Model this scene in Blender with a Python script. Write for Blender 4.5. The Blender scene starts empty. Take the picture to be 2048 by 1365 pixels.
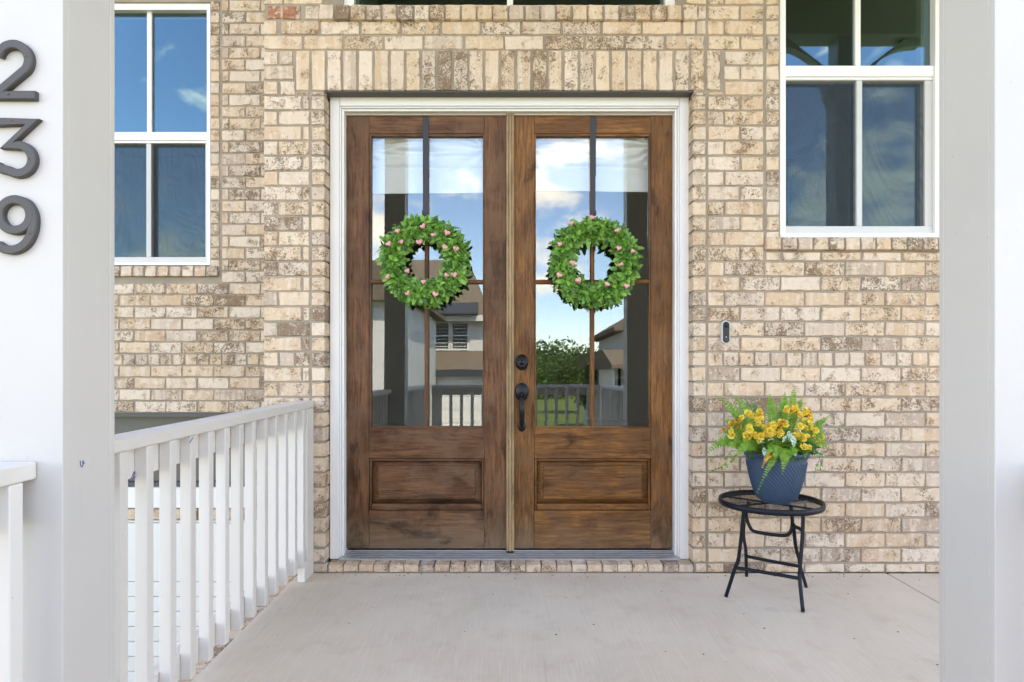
import bpy, math, random
from mathutils import Vector, Matrix, noise
R = math.radians
rnd = random.Random(7)
scene = bpy.context.scene
col = scene.collection

# ------------------------------------------------------------------ camera, sky, sun, exposure
CAMY, CAMZ, FPX = -3.6, 1.163, 1313.0
cam_d = bpy.data.cameras.new('camera')
cam = bpy.data.objects.new('camera', cam_d); col.objects.link(cam)
cam.location = (0, CAMY, CAMZ); cam.rotation_euler = (R(90), 0, 0)
cam_d.sensor_width = 36.0; cam_d.lens = FPX / 2048 * 36.0
cam_d.shift_y = (722 - 682.5) / 2048
cam_d.clip_start = 0.05; cam_d.clip_end = 2000
scene.camera = cam

SUN_EL, SUN_AZ = R(52), R(24)           # the sun stands behind the house, a little to the right
world = bpy.data.worlds.new('World'); scene.world = world
world.use_nodes = True
wt = world.node_tree; wt.nodes.clear()
def wn(t, **kw):
    x = wt.nodes.new(t)
    for k, v in kw.items(): setattr(x, k, v)
    return x
w_out = wn('ShaderNodeOutputWorld'); w_bg = wn('ShaderNodeBackground')
w_sky = wn('ShaderNodeTexSky', sky_type='NISHITA', sun_disc=False)
w_sky.sun_elevation = SUN_EL; w_sky.sun_rotation = SUN_AZ
w_sky.altitude = 200; w_sky.air_density = 1.0; w_sky.dust_density = 0.3; w_sky.ozone_density = 4.5
w_tc = wn('ShaderNodeTexCoord'); w_sep = wn('ShaderNodeSeparateXYZ')
wt.links.new(w_tc.outputs['Generated'], w_sep.inputs[0])
w_map = wn('ShaderNodeMapping'); w_map.inputs['Scale'].default_value = (5.0, 5.0, 9.0); w_map.inputs['Location'].default_value = (2.0, 15.0, 4.1)
wt.links.new(w_tc.outputs['Generated'], w_map.inputs[0])
w_no = wn('ShaderNodeTexNoise'); w_no.inputs['Scale'].default_value = 1.0; w_no.inputs['Detail'].default_value = 7.0
w_no.inputs['Roughness'].default_value = 0.56; w_no.inputs['Distortion'].default_value = 0.25
wt.links.new(w_map.outputs[0], w_no.inputs['Vector'])
w_ht = wn('ShaderNodeMapRange'); w_ht.inputs['From Min'].default_value = 0.02; w_ht.inputs['From Max'].default_value = 0.5
w_ht.inputs['To Min'].default_value = 0.03; w_ht.inputs['To Max'].default_value = 0.01
wt.links.new(w_sep.outputs['Z'], w_ht.inputs['Value'])
w_add = wn('ShaderNodeMath', operation='ADD'); wt.links.new(w_no.outputs['Fac'], w_add.inputs[0]); wt.links.new(w_ht.outputs[0], w_add.inputs[1])
w_rp = wn('ShaderNodeMapRange', interpolation_type='SMOOTHSTEP')
w_rp.inputs['From Min'].default_value = 0.56; w_rp.inputs['From Max'].default_value = 0.67
wt.links.new(w_add.outputs[0], w_rp.inputs['Value'])
w_mix = wn('ShaderNodeMix', data_type='RGBA')
wt.links.new(w_rp.outputs[0], w_mix.inputs['Factor'])
wt.links.new(w_sky.outputs[0], w_mix.inputs[6]); 
w_no2 = wn('ShaderNodeTexNoise'); w_no2.inputs['Scale'].default_value = 2.6; w_no2.inputs['Detail'].default_value = 5.0
wt.links.new(w_map.outputs[0], w_no2.inputs['Vector'])
w_cc = wn('ShaderNodeMix', data_type='RGBA'); wt.links.new(w_no2.outputs['Fac'], w_cc.inputs['Factor'])
w_cc.inputs[6].default_value = (3.6, 3.9, 4.4, 1); w_cc.inputs[7].default_value = (9.2, 8.7, 8.0, 1)
wt.links.new(w_cc.outputs[2], w_mix.inputs[7])
wt.links.new(w_mix.outputs[2], w_bg.inputs['Color'])
w_bg.inputs['Strength'].default_value = 0.15
wt.links.new(w_bg.outputs[0], w_out.inputs[0])

sun_d = bpy.data.lights.new('sun', 'SUN'); sun_d.energy = 2.8; sun_d.angle = R(0.55); sun_d.color = (1.0, 0.95, 0.87)
sun = bpy.data.objects.new('sun', sun_d); col.objects.link(sun)
sd = Vector((math.sin(SUN_AZ) * math.cos(SUN_EL), math.cos(SUN_AZ) * math.cos(SUN_EL), math.sin(SUN_EL)))
sun.rotation_euler = sd.to_track_quat('Z', 'Y').to_euler()

vs = scene.view_settings
vs.view_transform = 'Standard'; vs.look = 'None'; vs.gamma = 1.0; vs.use_curve_mapping = False
vs.exposure = 2.74
try:
    vs.use_white_balance = True; vs.white_balance_temperature = 8150; vs.white_balance_tint = 16
except Exception: pass
scene.cycles.max_bounces = 10; scene.cycles.transparent_max_bounces = 16
scene.cycles.diffuse_bounces = 5; scene.cycles.glossy_bounces = 4
scene.cycles.sample_clamp_indirect = 6.0
scene.cycles.caustics_reflective = False; scene.cycles.caustics_refractive = False
scene.cycles.use_denoising = True

# ------------------------------------------------------------------ helpers
def at(px, py, y=0.0):
    s = (y - CAMY) / FPX
    return ((px - 1024) * s, CAMZ - (py - 722) * s)
def wx(px, y=0.0): return at(px, 0, y)[0]
def wz(py, y=0.0): return at(0, py, y)[1]

class MB:
    def __init__(s): s.v = []; s.f = []; s.mi = []
    def add(s, vs_, fs, m=0):
        b = len(s.v); s.v += [tuple(p) for p in vs_]
        for f in fs: s.f.append(tuple(i + b for i in f)); s.mi.append(m)
        return s
    def box(s, x0, x1, y0, y1, z0, z1, m=0):
        return s.add([(x0,y0,z0),(x1,y0,z0),(x1,y1,z0),(x0,y1,z0),(x0,y0,z1),(x1,y0,z1),(x1,y1,z1),(x0,y1,z1)],
                     [(0,3,2,1),(4,5,6,7),(0,1,5,4),(1,2,6,5),(2,3,7,6),(3,0,4,7)], m)
    def prism(s, poly, y0, y1, m=0):                # polygon in x,z extruded along y
        n = len(poly)
        vs_ = [(x, y0, z) for x, z in poly] + [(x, y1, z) for x, z in poly]
        fs = [tuple(range(n)), tuple(range(2*n-1, n-1, -1))] + [(i, i+n, (i+1) % n + n, (i+1) % n) for i in range(n)]
        return s.add(vs_, fs, m)
    def prismx(s, poly, x0, x1, m=0):               # polygon in y,z extruded along x
        n = len(poly)
        vs_ = [(x0, y, z) for y, z in poly] + [(x1, y, z) for y, z in poly]
        fs = [tuple(range(n-1, -1, -1)), tuple(range(n, 2*n))] + [((i+1) % n, (i+1) % n + n, i+n, i) for i in range(n)]
        return s.add(vs_, fs, m)
    def lathe(s, prof, cx=0, cy=0, n=32, m=0, axis='z', cz=0):
        b = len(s.v); k = len(prof)
        for r, h in prof:
            for i in range(n):
                a = 2*math.pi*i/n
                if axis == 'z': s.v.append((cx + r*math.cos(a), cy + r*math.sin(a), h))
                else: s.v.append((cx + r*math.cos(a), cy + h, cz + r*math.sin(a)))
        for j in range(k-1):
            for i in range(n):
                s.f.append((b+j*n+i, b+j*n+(i+1) % n, b+(j+1)*n+(i+1) % n, b+(j+1)*n+i)); s.mi.append(m)
        return s
    def tube(s, pts, r, n=10, m=0, cap=True):
        pts = [Vector(p) for p in pts]; b = len(s.v); k = len(pts)
        rs = r if isinstance(r, (list, tuple)) else [r]*k
        t0 = (pts[1]-pts[0]).normalized()
        up = Vector((0,0,1)) if abs(t0.z) < .9 else Vector((0,1,0))
        u = t0.cross(up).normalized()
        for i, p in enumerate(pts):
            t = (pts[min(i+1, k-1)] - pts[max(i-1, 0)]).normalized()
            u = (u - t*u.dot(t)).normalized(); w = t.cross(u)
            for j in range(n):
                a = 2*math.pi*j/n
                s.v.append(tuple(p + (u*math.cos(a) + w*math.sin(a))*rs[i]))
        for i in range(k-1):
            for j in range(n):
                s.f.append((b+i*n+j, b+i*n+(j+1) % n, b+(i+1)*n+(j+1) % n, b+(i+1)*n+j)); s.mi.append(m)
        if cap:
            s.f.append(tuple(b+j for j in range(n-1, -1, -1))); s.mi.append(m)
            s.f.append(tuple(b+(k-1)*n+j for j in range(n))); s.mi.append(m)
        return s
    def mesh(s, name):
        me = bpy.data.meshes.new(name); me.from_pydata(s.v, [], s.f)
        if any(s.mi): me.polygons.foreach_set('material_index', s.mi)
        me.update(); return me
    def build(s, name, mat, parent=None, smooth=False, bevel=0, loc=None):
        return link(name, s.mesh(name), mat, parent, smooth, bevel, loc)
def link(name, me, mat, parent=None, smooth=False, bevel=0, loc=None):
    o = bpy.data.objects.new(name, me); col.objects.link(o)
    if mat is not None and not me.materials:
        for m in (mat if isinstance(mat, (list, tuple)) else [mat]): me.materials.append(m)
    if smooth: me.polygons.foreach_set('use_smooth', [True]*len(me.polygons))
    if parent: o.parent = parent
    if loc: o.location = loc
    if bevel:
        b = o.modifiers.new('bevel', 'BEVEL'); b.width = bevel; b.segments = 2; b.limit_method = 'ANGLE'; b.angle_limit = R(40)
    return o
def tag(o, label=None, cat=None, group=None, kind=None):
    if label: o['label'] = label
    if cat: o['category'] = cat
    if group: o['group'] = group
    if kind: o['kind'] = kind
    return o
def thing(name, label, cat, loc=(0,0,0), group=None):
    o = bpy.data.objects.new(name, None); col.objects.link(o); o.location = loc; o.empty_display_size = .1
    return tag(o, label, cat, group)
def catmull(pts, k=6):
    P = [Vector(p) for p in pts]; P = [P[0]*2-P[1]] + P + [P[-1]*2-P[-2]]; out = []
    for i in range(1, len(P)-2):
        for j in range(k):
            t = j/k; a, b, c, d = P[i-1], P[i], P[i+1], P[i+2]
            out.append(0.5*((2*b) + (c-a)*t + (2*a-5*b+4*c-d)*t*t + (3*b-a-3*c+d)*t**3))
    out.append(P[-2]); return out

# ------------------------------------------------------------------ materials
class NT:
    def __init__(s, name):
        s.m = bpy.data.materials.new(name); s.m.use_nodes = True; s.t = s.m.node_tree
        s.t.nodes.clear(); s.out = s.t.nodes.new('ShaderNodeOutputMaterial')
    def n(s, typ, ins=None, **kw):
        x = s.t.nodes.new('ShaderNode' + typ)
        for k, v in kw.items(): setattr(x, k, v)
        for k, v in (ins or {}).items(): s.set(x.inputs[k], v)
        return x
    def set(s, sock, v):
        if isinstance(v, bpy.types.NodeSocket): s.t.links.new(v, sock)
        elif isinstance(v, bpy.types.Node): s.t.links.new(v.outputs[0], sock)
        else:
            if isinstance(v, tuple) and len(v) == 3 and sock.type == 'RGBA': v = (*v, 1)
            sock.default_value = v
    def math(s, op, a, b=0.0, clamp=False):
        return s.n('Math', {0: a, 1: b}, operation=op, use_clamp=clamp).outputs[0]
    def mix(s, f, a, b, blend='MIX'):
        return s.n('Mix', {0: f, 6: a, 7: b}, data_type='RGBA', blend_type=blend).outputs[2]
    def noise(s, vec, scale, detail=3, rough=.5, dist=0, out='Fac'):
        return s.n('TexNoise', {'Vector': vec, 'Scale': scale, 'Detail': detail, 'Roughness': rough, 'Distortion': dist}).outputs[out]
    def ramp(s, f, stops, interp='LINEAR'):
        r = s.n('ValToRGB', {0: f}); cr = r.color_ramp; cr.interpolation = interp
        while len(cr.elements) < len(stops): cr.elements.new(.5)
        for e, (p, c) in zip(cr.elements, stops): e.position = p; e.color = (*c, 1) if len(c) == 3 else c
        return r.outputs[0]
    def step(s, v, a, b, lo=0., hi=1.):
        return s.n('MapRange', {0: v, 1: a, 2: b, 3: lo, 4: hi}, interpolation_type='SMOOTHSTEP').outputs[0]
    def scale(s, vec, sc, loc=(0,0,0), rot=(0,0,0)):
        return s.n('Mapping', {0: vec, 1: loc, 2: rot, 3: sc}).outputs[0]
    def bump(s, h, strength=.3, dist=.002, normal=None):
        ins = {'Strength': strength, 'Distance': dist, 'Height': h}
        if normal is not None: ins['Normal'] = normal
        return s.n('Bump', ins).outputs[0]
    def done(s, color, rough=.6, normal=None, metallic=0., spec=.5, **kw):
        ins = {'Base Color': color, 'Roughness': rough, 'Metallic': metallic, 'Specular IOR Level': spec}
        if normal is not None: ins['Normal'] = normal
        ins.update(kw)
        b = s.n('BsdfPrincipled', ins); s.t.links.new(b.outputs[0], s.out.inputs[0]); return s.m

def brick_mat(name, tint=None):
    t = NT(name)
    oi = t.n('ObjectInfo'); geo = t.n('NewGeometry'); tc = t.n('TexCoord')
    r = t.math('FRACT', t.math('ADD', oi.outputs['Random'], geo.outputs['Random Per Island']))
    r2 = t.math('FRACT', t.math('MULTIPLY', r, 17.31)); r3 = t.math('FRACT', t.math('MULTIPLY', r, 91.7))
    off = t.n('CombineXYZ', {0: t.math('MULTIPLY', r, 31.0), 1: t.math('MULTIPLY', r2, 11.0), 2: t.math('MULTIPLY', r3, 17.0)})
    vec = t.n('VectorMath', {0: tc.outputs['Object'], 1: off.outputs[0]}, operation='ADD').outputs[0]
    base = t.ramp(r2, [(0, (.66,.50,.355)), (.22, (.74,.60,.45)), (.42, (.60,.45,.32)), (.6, (.78,.68,.57)), (.8, (.66,.555,.455)), (1, (.50,.41,.335))])
    if tint: base = t.mix(.0, tint, tint)
    big = t.noise(vec, 16, 3, .55); fine = t.noise(vec, 115, 5, .68, 1.0); mid = t.noise(vec, 38, 4, .6, .4)
    band = t.noise(t.scale(vec, (26, 8, 1.5)), 1.0, 1)
    base = t.mix(t.step(band, .5, .60, 0, .55), base, (.76,.665,.55))
    base = t.mix(t.step(big, .5, .7, 0, .55), base, (.52,.375,.25))
    base = t.mix(t.step(mid, .55, .66, 0, .6), base, (.80,.71,.60))
    # worn patches where the slurry coat has come off: few on most bricks, many on some
    amt = t.ramp(r3, [(0, (0,0,0)), (.3, (.03,)*3), (.6, (.07,)*3), (.85, (.105,)*3), (.96, (.14,)*3), (1, (.21,)*3)])
    wob = t.math('MULTIPLY', t.math('SUBTRACT', big, .5), .42)
    lvl = t.math('ADD', t.math('ADD', fine, amt), wob)
    worn = t.step(lvl, .64, .69)
    base = t.mix(t.math('MULTIPLY', worn, .82), base, t.mix(mid, (.13,.07,.036), (.30,.205,.13)))
    base = t.mix(1.0, base, (.96,.88,.815), 'MULTIPLY')
    h = t.math('SUBTRACT', t.math('ADD', t.math('MULTIPLY', fine, .5), mid), t.math('MULTIPLY', worn, .55))
    return t.done(base, .88, t.bump(h, 1.0, .006), spec=.2)

def mortar_mat():
    t = NT('mortar'); tc = t.n('TexCoord'); v = tc.outputs['Object']
    a = t.noise(v, 5, 4); b = t.noise(v, 260, 3, .7)
    c = t.mix(t.step(a, .35, .7), (.30,.243,.183), (.385,.315,.24))
    c = t.mix(t.step(b, .5, .75, 0, .5), c, (.42,.35,.27))
    return t.done(c, .95, t.bump(b, .6, .002), spec=.1)

def wood_mat(name, axis, light, dark, grey, seed, weather=.0):
    t = NT(name); tc = t.n('TexCoord')
    v = t.scale(tc.outputs['Object'], (1,1,1), (seed, seed*.7, seed*1.3))
    st = (1.0, 14, 14) if axis == 'x' else (14, 14, 1.0)
    g = t.noise(t.scale(v, st), 6, 6, .62, .35)
    g2 = t.noise(t.scale(v, tuple(k*4 for k in st)), 8, 4, .6)
    blot = t.noise(v, 5.5, 4, .6, .5); stain = t.noise(t.scale(v, tuple(.35*k**.5 for k in st)), 9, 4, .6, .8)
    c = t.mix(t.step(g, .30, .70), tuple(k*1.0 for k in dark), light)
    blot2 = t.noise(t.scale(v, tuple(.6*k**.35 for k in st)), 3.2, 5, .6, .9)
    c = t.mix(t.step(blot2, .40, .62, 0, .55), c, tuple(k*.62 for k in dark))
    c = t.mix(t.step(blot, .42, .66, 0, .65), c, grey)
    c = t.mix(t.step(stain, .55, .72, 0, .75), c, tuple(k*.28 for k in dark))
    c = t.mix(t.step(g2, .58, .78, 0, .22), c, tuple(min(1, k*1.5) for k in light))
    c = t.mix(t.step(g2, .46, .30, 0, .45), c, tuple(k*.5 for k in dark))
    if weather:
        sep = t.n('SeparateXYZ', {0: tc.outputs['Object']})
        lift = t.math('ADD', t.math('MULTIPLY', t.noise(t.scale(v, st), 3.2, 5, .7), .34), t.math('MULTIPLY', t.noise(v, 7, 3), .12))
        w = t.step(t.math('SUBTRACT', sep.outputs['Z'], lift), .10, -.12)
        c = t.mix(t.math('MULTIPLY', w, weather), c, (.25,.175,.11))
        damp = t.math('MULTIPLY', t.step(t.noise(t.scale(v, tuple(.5*k**.3 for k in st)), 5.0, 5, .65, .6), .50, .66), t.step(sep.outputs['Z'], .62, .30))
        c = t.mix(t.math('MULTIPLY', damp, .85*min(1, weather*1.7)), c, (.028,.017,.010))
    h = t.math('ADD', g, t.math('MULTIPLY', g2, .5))
    return t.done(c, t.step(blot, .3, .7, .42, .6), t.bump(h, .25, .0015), spec=.2)

def paint_mat(name, c, rough=.45, dirt=.12, rough_tex=False, marks=False):
    t = NT(name); tc = t.n('TexCoord'); v = tc.outputs['Object']
    a = t.noise(v, 2.2, 4, .6, .4); b = t.noise(t.scale(v, (1, 1, .12)), 34, 3)
    cc = t.mix(t.step(a, .45, .8, 0, dirt), c, tuple(k*.72 for k in c))
    cc = t.mix(t.step(b, .6, .8, 0, dirt*.8), cc, tuple(k*.8 for k in c))
    cc = t.mix(1.0, cc, t.ramp(t.n('ObjectInfo').outputs['Random'], [(0, (.93,.92,.905)), (1, (1,1,1))]), 'MULTIPLY')
    sm = t.noise(t.scale(v, (2, 2, 1)), 4.5, 6, .72, .8); cc = t.mix(t.step(sm, .63, .78, 0, dirt*1.6), cc, (.30,.285,.27))
    sp = t.noise(v, 75, 2, .4); cc = t.mix(t.step(sp, .77, .80, 0, .6), cc, (.28,.24,.2))
    if rough_tex:
        h = t.noise(t.scale(v, (1,1,.45)), 260, 2, .6); nb = t.bump(h, 1.0, .004)
    else: nb = t.bump(t.noise(v, 40, 4, .6), .06, .002)
    return t.done(cc, rough, nb, spec=.35)

def concrete_mat():
    t = NT('broomed_concrete'); tc = t.n('TexCoord'); v = tc.outputs['Object']
    big = t.noise(v, 1.3, 5, .6, .6); mid = t.noise(v, 7, 5, .62, .3); fine = t.noise(v, 240, 3, .7)
    br = t.noise(t.scale(v, (90, 3.0, 1), rot=(0, 0, R(18))), 1.5, 3, .6)
    scr = t.noise(t.scale(v, (42, .9, 1), rot=(0, 0, R(-32))), 1.0, 4, .7, .3)
    c = t.mix(t.step(big, .30, .70), (.62,.515,.40), (.70,.595,.475))
    c = t.mix(t.step(mid, .50, .72, 0, .45), c, (.54,.43,.325))
    c = t.mix(t.step(br, .45, .7, 0, .35), c, (.76,.67,.56))
    c = t.mix(t.step(scr, .62, .75, 0, .35), c, (.33,.28,.235))
    c = t.mix(t.step(fine, .58, .75, 0, .4), c, (.42,.36,.30))
    sp = t.noise(v, 26, 2, .3); c = t.mix(t.step(sp, .79, .81, 0, .75), c, (.14,.10,.08))
    return t.done(c, .9, t.bump(t.math('ADD', br, t.math('MULTIPLY', fine, .6)), .35, .0015), spec=.2)

def glass_mat(name, refl, tint=(.965,.975,.965), coat=(.84,.945,1.0)):
    t = NT(name)
    fr = t.n('LayerWeight', {0: .35}); f = t.math('ADD', t.math('MULTIPLY', fr.outputs['Fresnel'], .5), refl, True)
    v = t.n('TexCoord').outputs['Object']
    nb = t.bump(t.noise(v, 2.3, 1, .4), .10, .004)
    g = t.n('BsdfGlossy', {'Color': coat, 'Roughness': 0.0, 'Normal': nb}); tr = t.n('BsdfTransparent', {'Color': tint})
    mx = t.n('MixShader', {0: f, 1: tr, 2: g}); t.t.links.new(mx.outputs[0], t.out.inputs[0]); return t.m

def screen_mat():
    t = NT('insect_screen'); v = t.n('TexCoord').outputs['Object']
    d = t.noise(t.scale(v, (1, 1, .6)), 2.4, 2, .5, .6)
    w = t.math('POWER', t.math('ADD', .5, t.math('MULTIPLY', t.math('SINE', t.math('MULTIPLY', d, 120.0)), .5)), 3.0)
    f = t.math('ADD', .27, t.math('MULTIPLY', w, .07))
    df = t.n('BsdfDiffuse', {'Color': (.07,.085,.10)}); tr = t.n('BsdfTransparent')
    mx = t.n('MixShader', {0: f, 1: tr, 2: df}); t.t.links.new(mx.outputs[0], t.out.inputs[0]); return t.m

def leaf_mat(name, a, b, c, rough=.38, trans=.25, vein=False):
    t = NT(name); geo = t.n('NewGeometry'); oi = t.n('ObjectInfo'); v = t.n('TexCoord').outputs['Object']
    r = t.math('FRACT', t.math('ADD', geo.outputs['Random Per Island'], oi.outputs['Random']))
    cc = t.ramp(r, [(0, a), (.5, b), (1, c)])
    cc = t.mix(t.step(t.noise(v, 60, 3), .45, .7, 0, .35), cc, tuple(min(1, k*1.5) for k in c))
    bs = t.n('BsdfPrincipled', {'Base Color': cc, 'Roughness': rough, 'Specular IOR Level': .4})
    tl = t.n('BsdfTranslucent', {'Color': cc}); mx = t.n('MixShader', {0: trans, 1: bs, 2: tl})
    t.t.links.new(mx.outputs[0], t.out.inputs[0]); return t.m

def plain(name, c, rough=.5, metallic=0., bumpscale=0, bs=.15, spec=.5, var=.15):
    t = NT(name); v = t.n('TexCoord').outputs['Object']
    cc = t.mix(t.step(t.noise(v, 14, 4, .6), .35, .75, 0, var), c, tuple(k*.55 for k in c))
    nb = t.bump(t.noise(v, bumpscale, 3, .6), bs, .001) if bumpscale else None
    return t.done(cc, rough, nb, metallic, spec)

M = {}
M['brick'] = brick_mat('slurried_brick'); M['brick_red'] = brick_mat('red_brick', (.42,.19,.115))
M['mortar'] = mortar_mat()
LL, LD = (.225,.098,.044), (.085,.034,.014)
M['wl_v'] = wood_mat('stained_wood_faded_upright', 'z', LL, LD, (.16,.088,.048), 1.0, .5)
M['wl_h'] = wood_mat('stained_wood_faded_level', 'x', LL, LD, (.175,.095,.052), 3.0, .5)
RL, RD = (.32,.132,.036), (.105,.040,.012)
M['wr_v'] = wood_mat('stained_wood_warm_upright', 'z', RL, RD, (.165,.085,.04), 5.0, .4)
M['wr_h'] = wood_mat('stained_wood_warm_level', 'x', RL, RD, (.15,.072,.032), 8.0, .25)
M['astragal'] = wood_mat('bare_wood', 'z', (.50,.34,.18), (.27,.165,.08), (.41,.275,.145), 11.0)
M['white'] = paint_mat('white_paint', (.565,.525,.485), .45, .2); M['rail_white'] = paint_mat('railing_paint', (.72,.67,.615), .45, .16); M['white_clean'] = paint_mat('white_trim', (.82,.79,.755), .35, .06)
M['rough_white'] = paint_mat('rough_white_paint', (.74,.72,.68), .7, .2, True)
M['vinyl'] = paint_mat('white_vinyl', (.84,.81,.775), .32, .04)
M['vinyl_shaded'] = paint_mat('shaded_vinyl', (.60,.585,.56), .4, .2)  # darker copy of the white vinyl, shade put into its colour
M['concrete'] = concrete_mat()
M['glass'] = glass_mat('door_glass', .07); M['wglass'] = glass_mat('window_glass', .07, (.75,.82,.8), (.52,.84,1.0))
M['screen'] = screen_mat()
M['black'] = plain('black_metal', (.006,.006,.007), .35, 0, 0, 0, .3); M['steel'] = plain('grey_lintel_steel', (.09,.085,.078), .6)
M['hanger'] = plain('matt_black_band', (.02,.02,.025), .5)
M['number'] = plain('cast_dark_metal', (.072,.063,.058), .55, .1, 70, .3)
M['rust'] = plain('rusty_screw', (.11,.055,.03), .7)
M['alu'] = plain('aluminium', (.56,.56,.58), .38, .75, 0, 0, .5, .3)
M['cloth'] = plain('white_linen', (.90,.885,.85), .9, 0, 0, 0, .1, .05)
M['pot'] = plain('navy_glaze', (.032,.066,.118), .45, 0, 0, 0, .4, .25)
M['table'] = plain('dark_powder_coat', (.006,.008,.014), .42, 0, 0, 0, .25)
M['soil'] = plain('soil', (.03,.02,.013), .95, 0, 60, 1.)
M['bell_body'] = plain('bell_white', (.50,.50,.50), .35); M['bell_face'] = plain('bell_face', (.02,.03,.03), .12)
M['wreath'] = leaf_mat('wreath_leaf', (.035,.12,.02), (.11,.29,.04), (.27,.50,.095), .35, .22)
M['moss'] = plain('wreath_core', (.03,.07,.02), .9)
M['pink'] = plain('pink_felt', (.80,.36,.36), .7, 0, 200, .4, .2, .2)
M['fern'] = leaf_mat('fern', (.12,.26,.02), (.17,.34,.035), (.23,.42,.05), .45, .35)
M['dleaf'] = leaf_mat('dark_leaf', (.035,.095,.018), (.065,.17,.025), (.11,.25,.04), .35, .2)
M['petal'] = leaf_mat('yellow_petal', (.82,.53,.03), (.91,.68,.06), (.93,.78,.22), .55, .3)
M['petal_old'] = leaf_mat('faded_petal', (.42,.17,.02), (.62,.30,.03), (.78,.48,.05), .6, .25)
M['stem'] = plain('stem', (.11,.16,.04), .6)
def varieg():
    t = NT('variegated_leaf'); v = t.n('TexCoord').outputs['Object']
    n = t.noise(v, 190, 4, .6, .5); c = t.mix(t.step(n, .44, .50), (.62,.68,.54), (.07,.18,.05))
    return t.done(c, .45)
M['varieg'] = varieg()
M['interior'] = plain('beige_interior', (.22,.20,.165), .9, 0, 0, 0, .1, .05); M['floorboard'] = plain('dark_floor', (.12,.07,.04), .4)
M['soffit'] = paint_mat('porch_ceiling_paint', (.64,.58,.45), .6, .1)
def siding(name, c, pitch=.16, d=.6):
    t = NT(name); v = t.n('TexCoord').outputs['Object']; sp = t.n('SeparateXYZ', {0: v})
    fr = t.math('FRACT', t.math('DIVIDE', sp.outputs['Z'], pitch))
    cc = t.mix(t.step(t.noise(v, 1.5, 3), .4, .7, 0, .12), c, tuple(k*.8 for k in c))
    return t.done(cc, .6, t.bump(fr, d, .02))
M['siding'] = siding('white_siding', (.74,.73,.69))
def shingle(name, a, b):
    t = NT(name); v = t.n('TexCoord').outputs['Object']
    n = t.noise(t.scale(v, (3, 3, 9)), 2.2, 4, .7); n2 = t.noise(v, 12, 3)
    return t.done(t.mix(t.step(n2, .6, .8, 0, .3), t.mix(t.step(n, .3, .7), a, b), tuple(k*.6 for k in a)), .95, t.bump(n, .6, .02), spec=.1)
M['shingle'] = shingle('tan_shingles', (.15,.115,.082), (.25,.20,.145))
M['metal_roof'] = plain('standing_seam_metal', (.075,.08,.085), .45, .3)
M['house_glass'] = plain('far_window_glass', (.06,.085,.075), .08)
M['taupe'] = plain('shaded_recess_taupe', (.115,.105,.10), .35)  # opaque taupe with the shade of a deep recess put into its colour
M['trim'] = plain('far_white_trim', (.80,.79,.76), .5, 0, 0, 0, .4, .03)
def grass():
    t = NT('lawn'); v = t.n('TexCoord').outputs['Object']
    a = t.noise(v, .4, 4); b = t.noise(v, 24, 4, .7)
    return t.done(t.mix(b, t.mix(a, (.075,.12,.03), (.12,.17,.045)), (.16,.20,.06)), .9, t.bump(b, .8, .03), spec=.1)
M['lawn'] = grass()
M['road'] = plain('asphalt', (.06,.06,.06), .9, 0, 30, .4); M['drive'] = plain('pale_driveway', (.30,.285,.26), .9, 0, 25, .3)
M['wood_leaf'] = leaf_mat('far_foliage', (.07,.115,.03), (.11,.17,.045), (.16,.235,.065), .6, .2)
M['bark'] = plain('bark', (.10,.075,.05), .9, 0, 20, .6)

# ------------------------------------------------------------------ brickwork
P = .08272; H = .0702; J = .0125; Z0 = .0479
def ctop(n): return Z0 + n*P
brick_cache = {}
def brick_mesh(L, h, D, variant):
    key = (round(L, 3), round(h, 3), round(D, 3), variant)
    if key in brick_cache: return brick_cache[key]
    rr = random.Random(hash(key) & 0xffff)
    nx = max(2, min(7, int(L/.032))); nz = 2 if h < .1 else max(3, min(7, int(h/.032)))
    q = lambda s: rr.uniform(-s, s)
    mb = MB(); V = []
    # outer ring sits back, with chipped edges; the inner grid is the face
    def edge(u, v):
        ju = q(.0016) if rr.random() < .8 else (.004 if u < .5 else -.004) * rr.random()
        jv = q(.0013) if rr.random() < .8 else (.0045 if v < .5 else -.0045) * rr.random()
        return ju, jv
    idx = {}
    for j in range(nz+1):
        for i in range(nx+1):
            u, v = i/nx, j/nz; x = (u-.5)*(L-.005); z = (v-.5)*(h-.005)
            b = i in (0, nx) or j in (0, nz); ju, jv = edge(u, v) if b else (q(.003), q(.002))
            idx[i, j] = len(V); V.append((x+ju, q(.0007) + (.0004 if b else 0), z+jv))
    F = [(idx[i,j], idx[i+1,j], idx[i+1,j+1], idx[i,j+1]) for i in range(nx) for j in range(nz)]
    ring = [(i, 0) for i in range(nx)] + [(nx, j) for j in range(nz)] + [(i, nz) for i in range(nx, 0, -1)] + [(0, j) for j in range(nz, 0, -1)]
    k = len(ring); b0 = len(V)
    for i, j in ring:
        x, y, z = V[idx[i, j]]; sx = -1 if i == 0 else 1 if i == nx else 0; sz = -1 if j == 0 else 1 if j == nz else 0
        V.append((x + sx*.0028, .0042 + q(.0008), z + sz*.0028))
    b1 = len(V)
    for c in range(k):
        x, y, z = V[b0+c]; V.append((x, D, z))
    for c in range(k):
        d = (c+1) % k; a0, a1 = idx[ring[c]], idx[ring[d]]
        F.append((a1, a0, b0+c, b0+d)); F.append((b0+d, b0+c, b1+c, b1+d))
    me = MB().add(V, F).mesh('brick'); me.materials.append(M['brick'])
    brick_cache[key] = me; return me
wall_now = None; stuff_acc = None
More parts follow.
